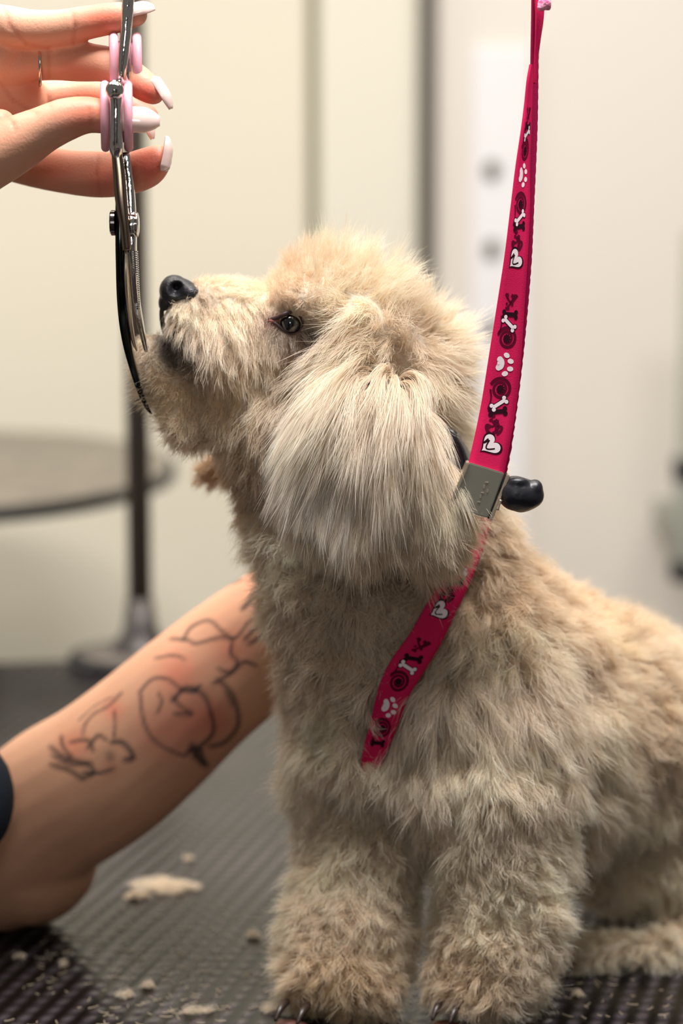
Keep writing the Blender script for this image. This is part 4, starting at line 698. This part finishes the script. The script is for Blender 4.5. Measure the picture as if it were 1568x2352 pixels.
for i in range(26):
    y_ = 578+i*5.2; xx = 310+(y_-578)*.05; a = P(xx, y_, YS-.0015+max(0, y_-600)*.00011); link('tooth', TOOTH if i else box_me('tooth', (-.0014, -.002, -.00035), (.0014, .002, .00035), .0001), None if i else M_chr, inner, smooth=False).location = a
    if i == 0: TOOTH = COL.objects['tooth'].data
for xx, yy, hw, hh in ((260, 512, 7, 29), (306, 516, 7, 30)):
    M = Matrix.Rotation(math.radians(90), 4, 'Y'); s = mpp(YS)
    sw = link('pivot_screw', lathe_me('pivot_screw', P(xx, yy, YS), [(hh*s*.86, -hw*s), (hh*s, -hw*s*.6), (hh*s, hw*s*.6), (hh*s*.86, hw*s)], 40, 1, 1, M), M_chd if xx < 280 else M_chr, sc, smooth=False)
s = mpp(YS)
link('screw_cap', lathe_me('screw_cap', P(316, 516, YS), [(29*s, -3*s), (27*s, 1*s), (18*s, 3.5*s)], 40, 1, 1, Matrix.Rotation(math.radians(90), 4, 'Y')), M_chr, sc)
# ------------------------------------------------------------------ clippings on the mat
def ground(x, y): d = ray(x, y); return CP+d*(-CAMZ/d.z)
def tuft(c, L, n, seed, label, spread=.006, ang=0):
    rs = np.random.RandomState(seed); K = 6; t = np.linspace(-1, 1, K)[None, :, None]
    d = np.array([math.cos(ang), math.sin(ang), 0]); e = np.array([-d[1], d[0], 0])
    m_ = max(3, n//70); lk = rs.randint(0, m_, n); la = ang+rs.normal(0, .55, m_); lo = rs.normal(size=(m_, 2))*np.array([spread*1.3, spread*1.0]); ll = rs.uniform(.55, 1.1, m_); lb = rs.normal(0, .35, m_)
    al = la[lk]+rs.normal(0, .16, n); D_ = np.stack([np.cos(al), np.sin(al), 0*al], 1)[:, None, :]; E_ = np.stack([-np.sin(al), np.cos(al), 0*al], 1)[:, None, :]
    off = np.zeros((n, 1, 3)); off[:, 0, :2] = lo[lk]+rs.normal(size=(n, 2))*spread*.35; off[:, 0, 2] = np.abs(rs.normal(size=n))*.0012+.0006
    P_ = np.array(c)+off+D_*t*(L/2*ll[lk]*rs.uniform(.5, 1, n))[:, None, None]+E_*(t**2)*(lb[lk]+rs.normal(0, .1, n))[:, None, None]*L*.5
    P_[:, :, 2] = np.maximum(P_[:, :, 2]+.002*(1-t[:, :, 0]**2)*rs.rand(n, 1), .0005)
    cd = bpy.data.hair_curves.new('fur_tuft'); cd.add_curves([K]*n); cd.attributes['position'].data.foreach_set('vector', P_.astype(np.float32).ravel())
    ra = cd.attributes.get('radius') or cd.attributes.new('radius', 'FLOAT', 'POINT'); ra.data.foreach_set('value', np.full(n*K, .00008, np.float32))
    ca = cd.attributes.new('col', 'FLOAT_COLOR', 'POINT'); cc = np.tile(np.r_[lin(240, 226, 204), 1], (n*K, 1)); cc[:, :3] *= rs.uniform(.8, 1.1, (n*K, 1)); ca.data.foreach_set('color', cc.astype(np.float32).ravel())
    cd.materials.append(M_fur); o = bpy.data.objects.new('fur_tuft', cd); COL.objects.link(o)
    o['label'] = label; o['category'] = 'fur clipping'; return o
a1 = ground(385, 2040); tuft(a1, .026, 900, 1, 'largest pale tuft of cut fur on the mat between forearm and front paw', .0045, .05)
a2 = ground(325, 2065); tuft(a2, .012, 300, 2, 'short pale fur wisp touching the lower left of the largest tuft', .0022, .7)
for i, (x_, y_, L_, lb) in enumerate(((432, 1976, .005, 'tiny speck of cut fur just above the largest tuft'), (575, 2155, .010, 'thin pale fur wisp beside the left front leg'), (140, 2222, .007, 'small fur bit in the dark shadow under the forearm'), (50, 2205, .008, 'faint fur bit at the left edge in the forearm shadow'), (275, 2295, .010, 'small beige fur clipping at the lower left of the mat'), (430, 2328, .016, 'beige fur clipping at the bottom edge left of the paws'), (610, 2322, .014, 'pale fur clipping touching the left front paw'), (330, 2270, .008, 'short fur clipping above the bottom left corner'), (1330, 2290, .006, 'small fur bit right of the near front paw'))):
    tuft(ground(x_, y_), L_, 90, 10+i, lb, L_*.22, random.uniform(-.4, .6))
rs = np.random.RandomState(77); n = 420; K = 4
gx = rs.uniform(-.19, .19, n); gy = rs.uniform(1.285, 1.50, n)**1.0; an = rs.rand(n)*3.14; L_ = rs.uniform(.002, .008, n); t = np.linspace(-.5, .5, K)
Pp = np.stack([gx[:, None]+np.cos(an)[:, None]*t*L_[:, None], gy[:, None]+np.sin(an)[:, None]*t*L_[:, None]+(t**2*.004), np.full((n, K), .0008)], 2)
cd = bpy.data.hair_curves.new('loose_hairs'); cd.add_curves([K]*n); cd.attributes['position'].data.foreach_set('vector', Pp.astype(np.float32).ravel())
ra = cd.attributes.get('radius') or cd.attributes.new('radius', 'FLOAT', 'POINT'); ra.data.foreach_set('value', np.full(n*K, .00022, np.float32))
ca = cd.attributes.new('col', 'FLOAT_COLOR', 'POINT'); ca.data.foreach_set('color', np.tile(np.r_[lin(214, 196, 168), 1], n*K).astype(np.float32)); cd.materials.append(M_fur)
o = bpy.data.objects.new('loose_hairs', cd); COL.objects.link(o); o['kind'] = 'stuff'; o['label'] = 'fine loose cut hairs scattered over the black mat'; o['category'] = 'hair'
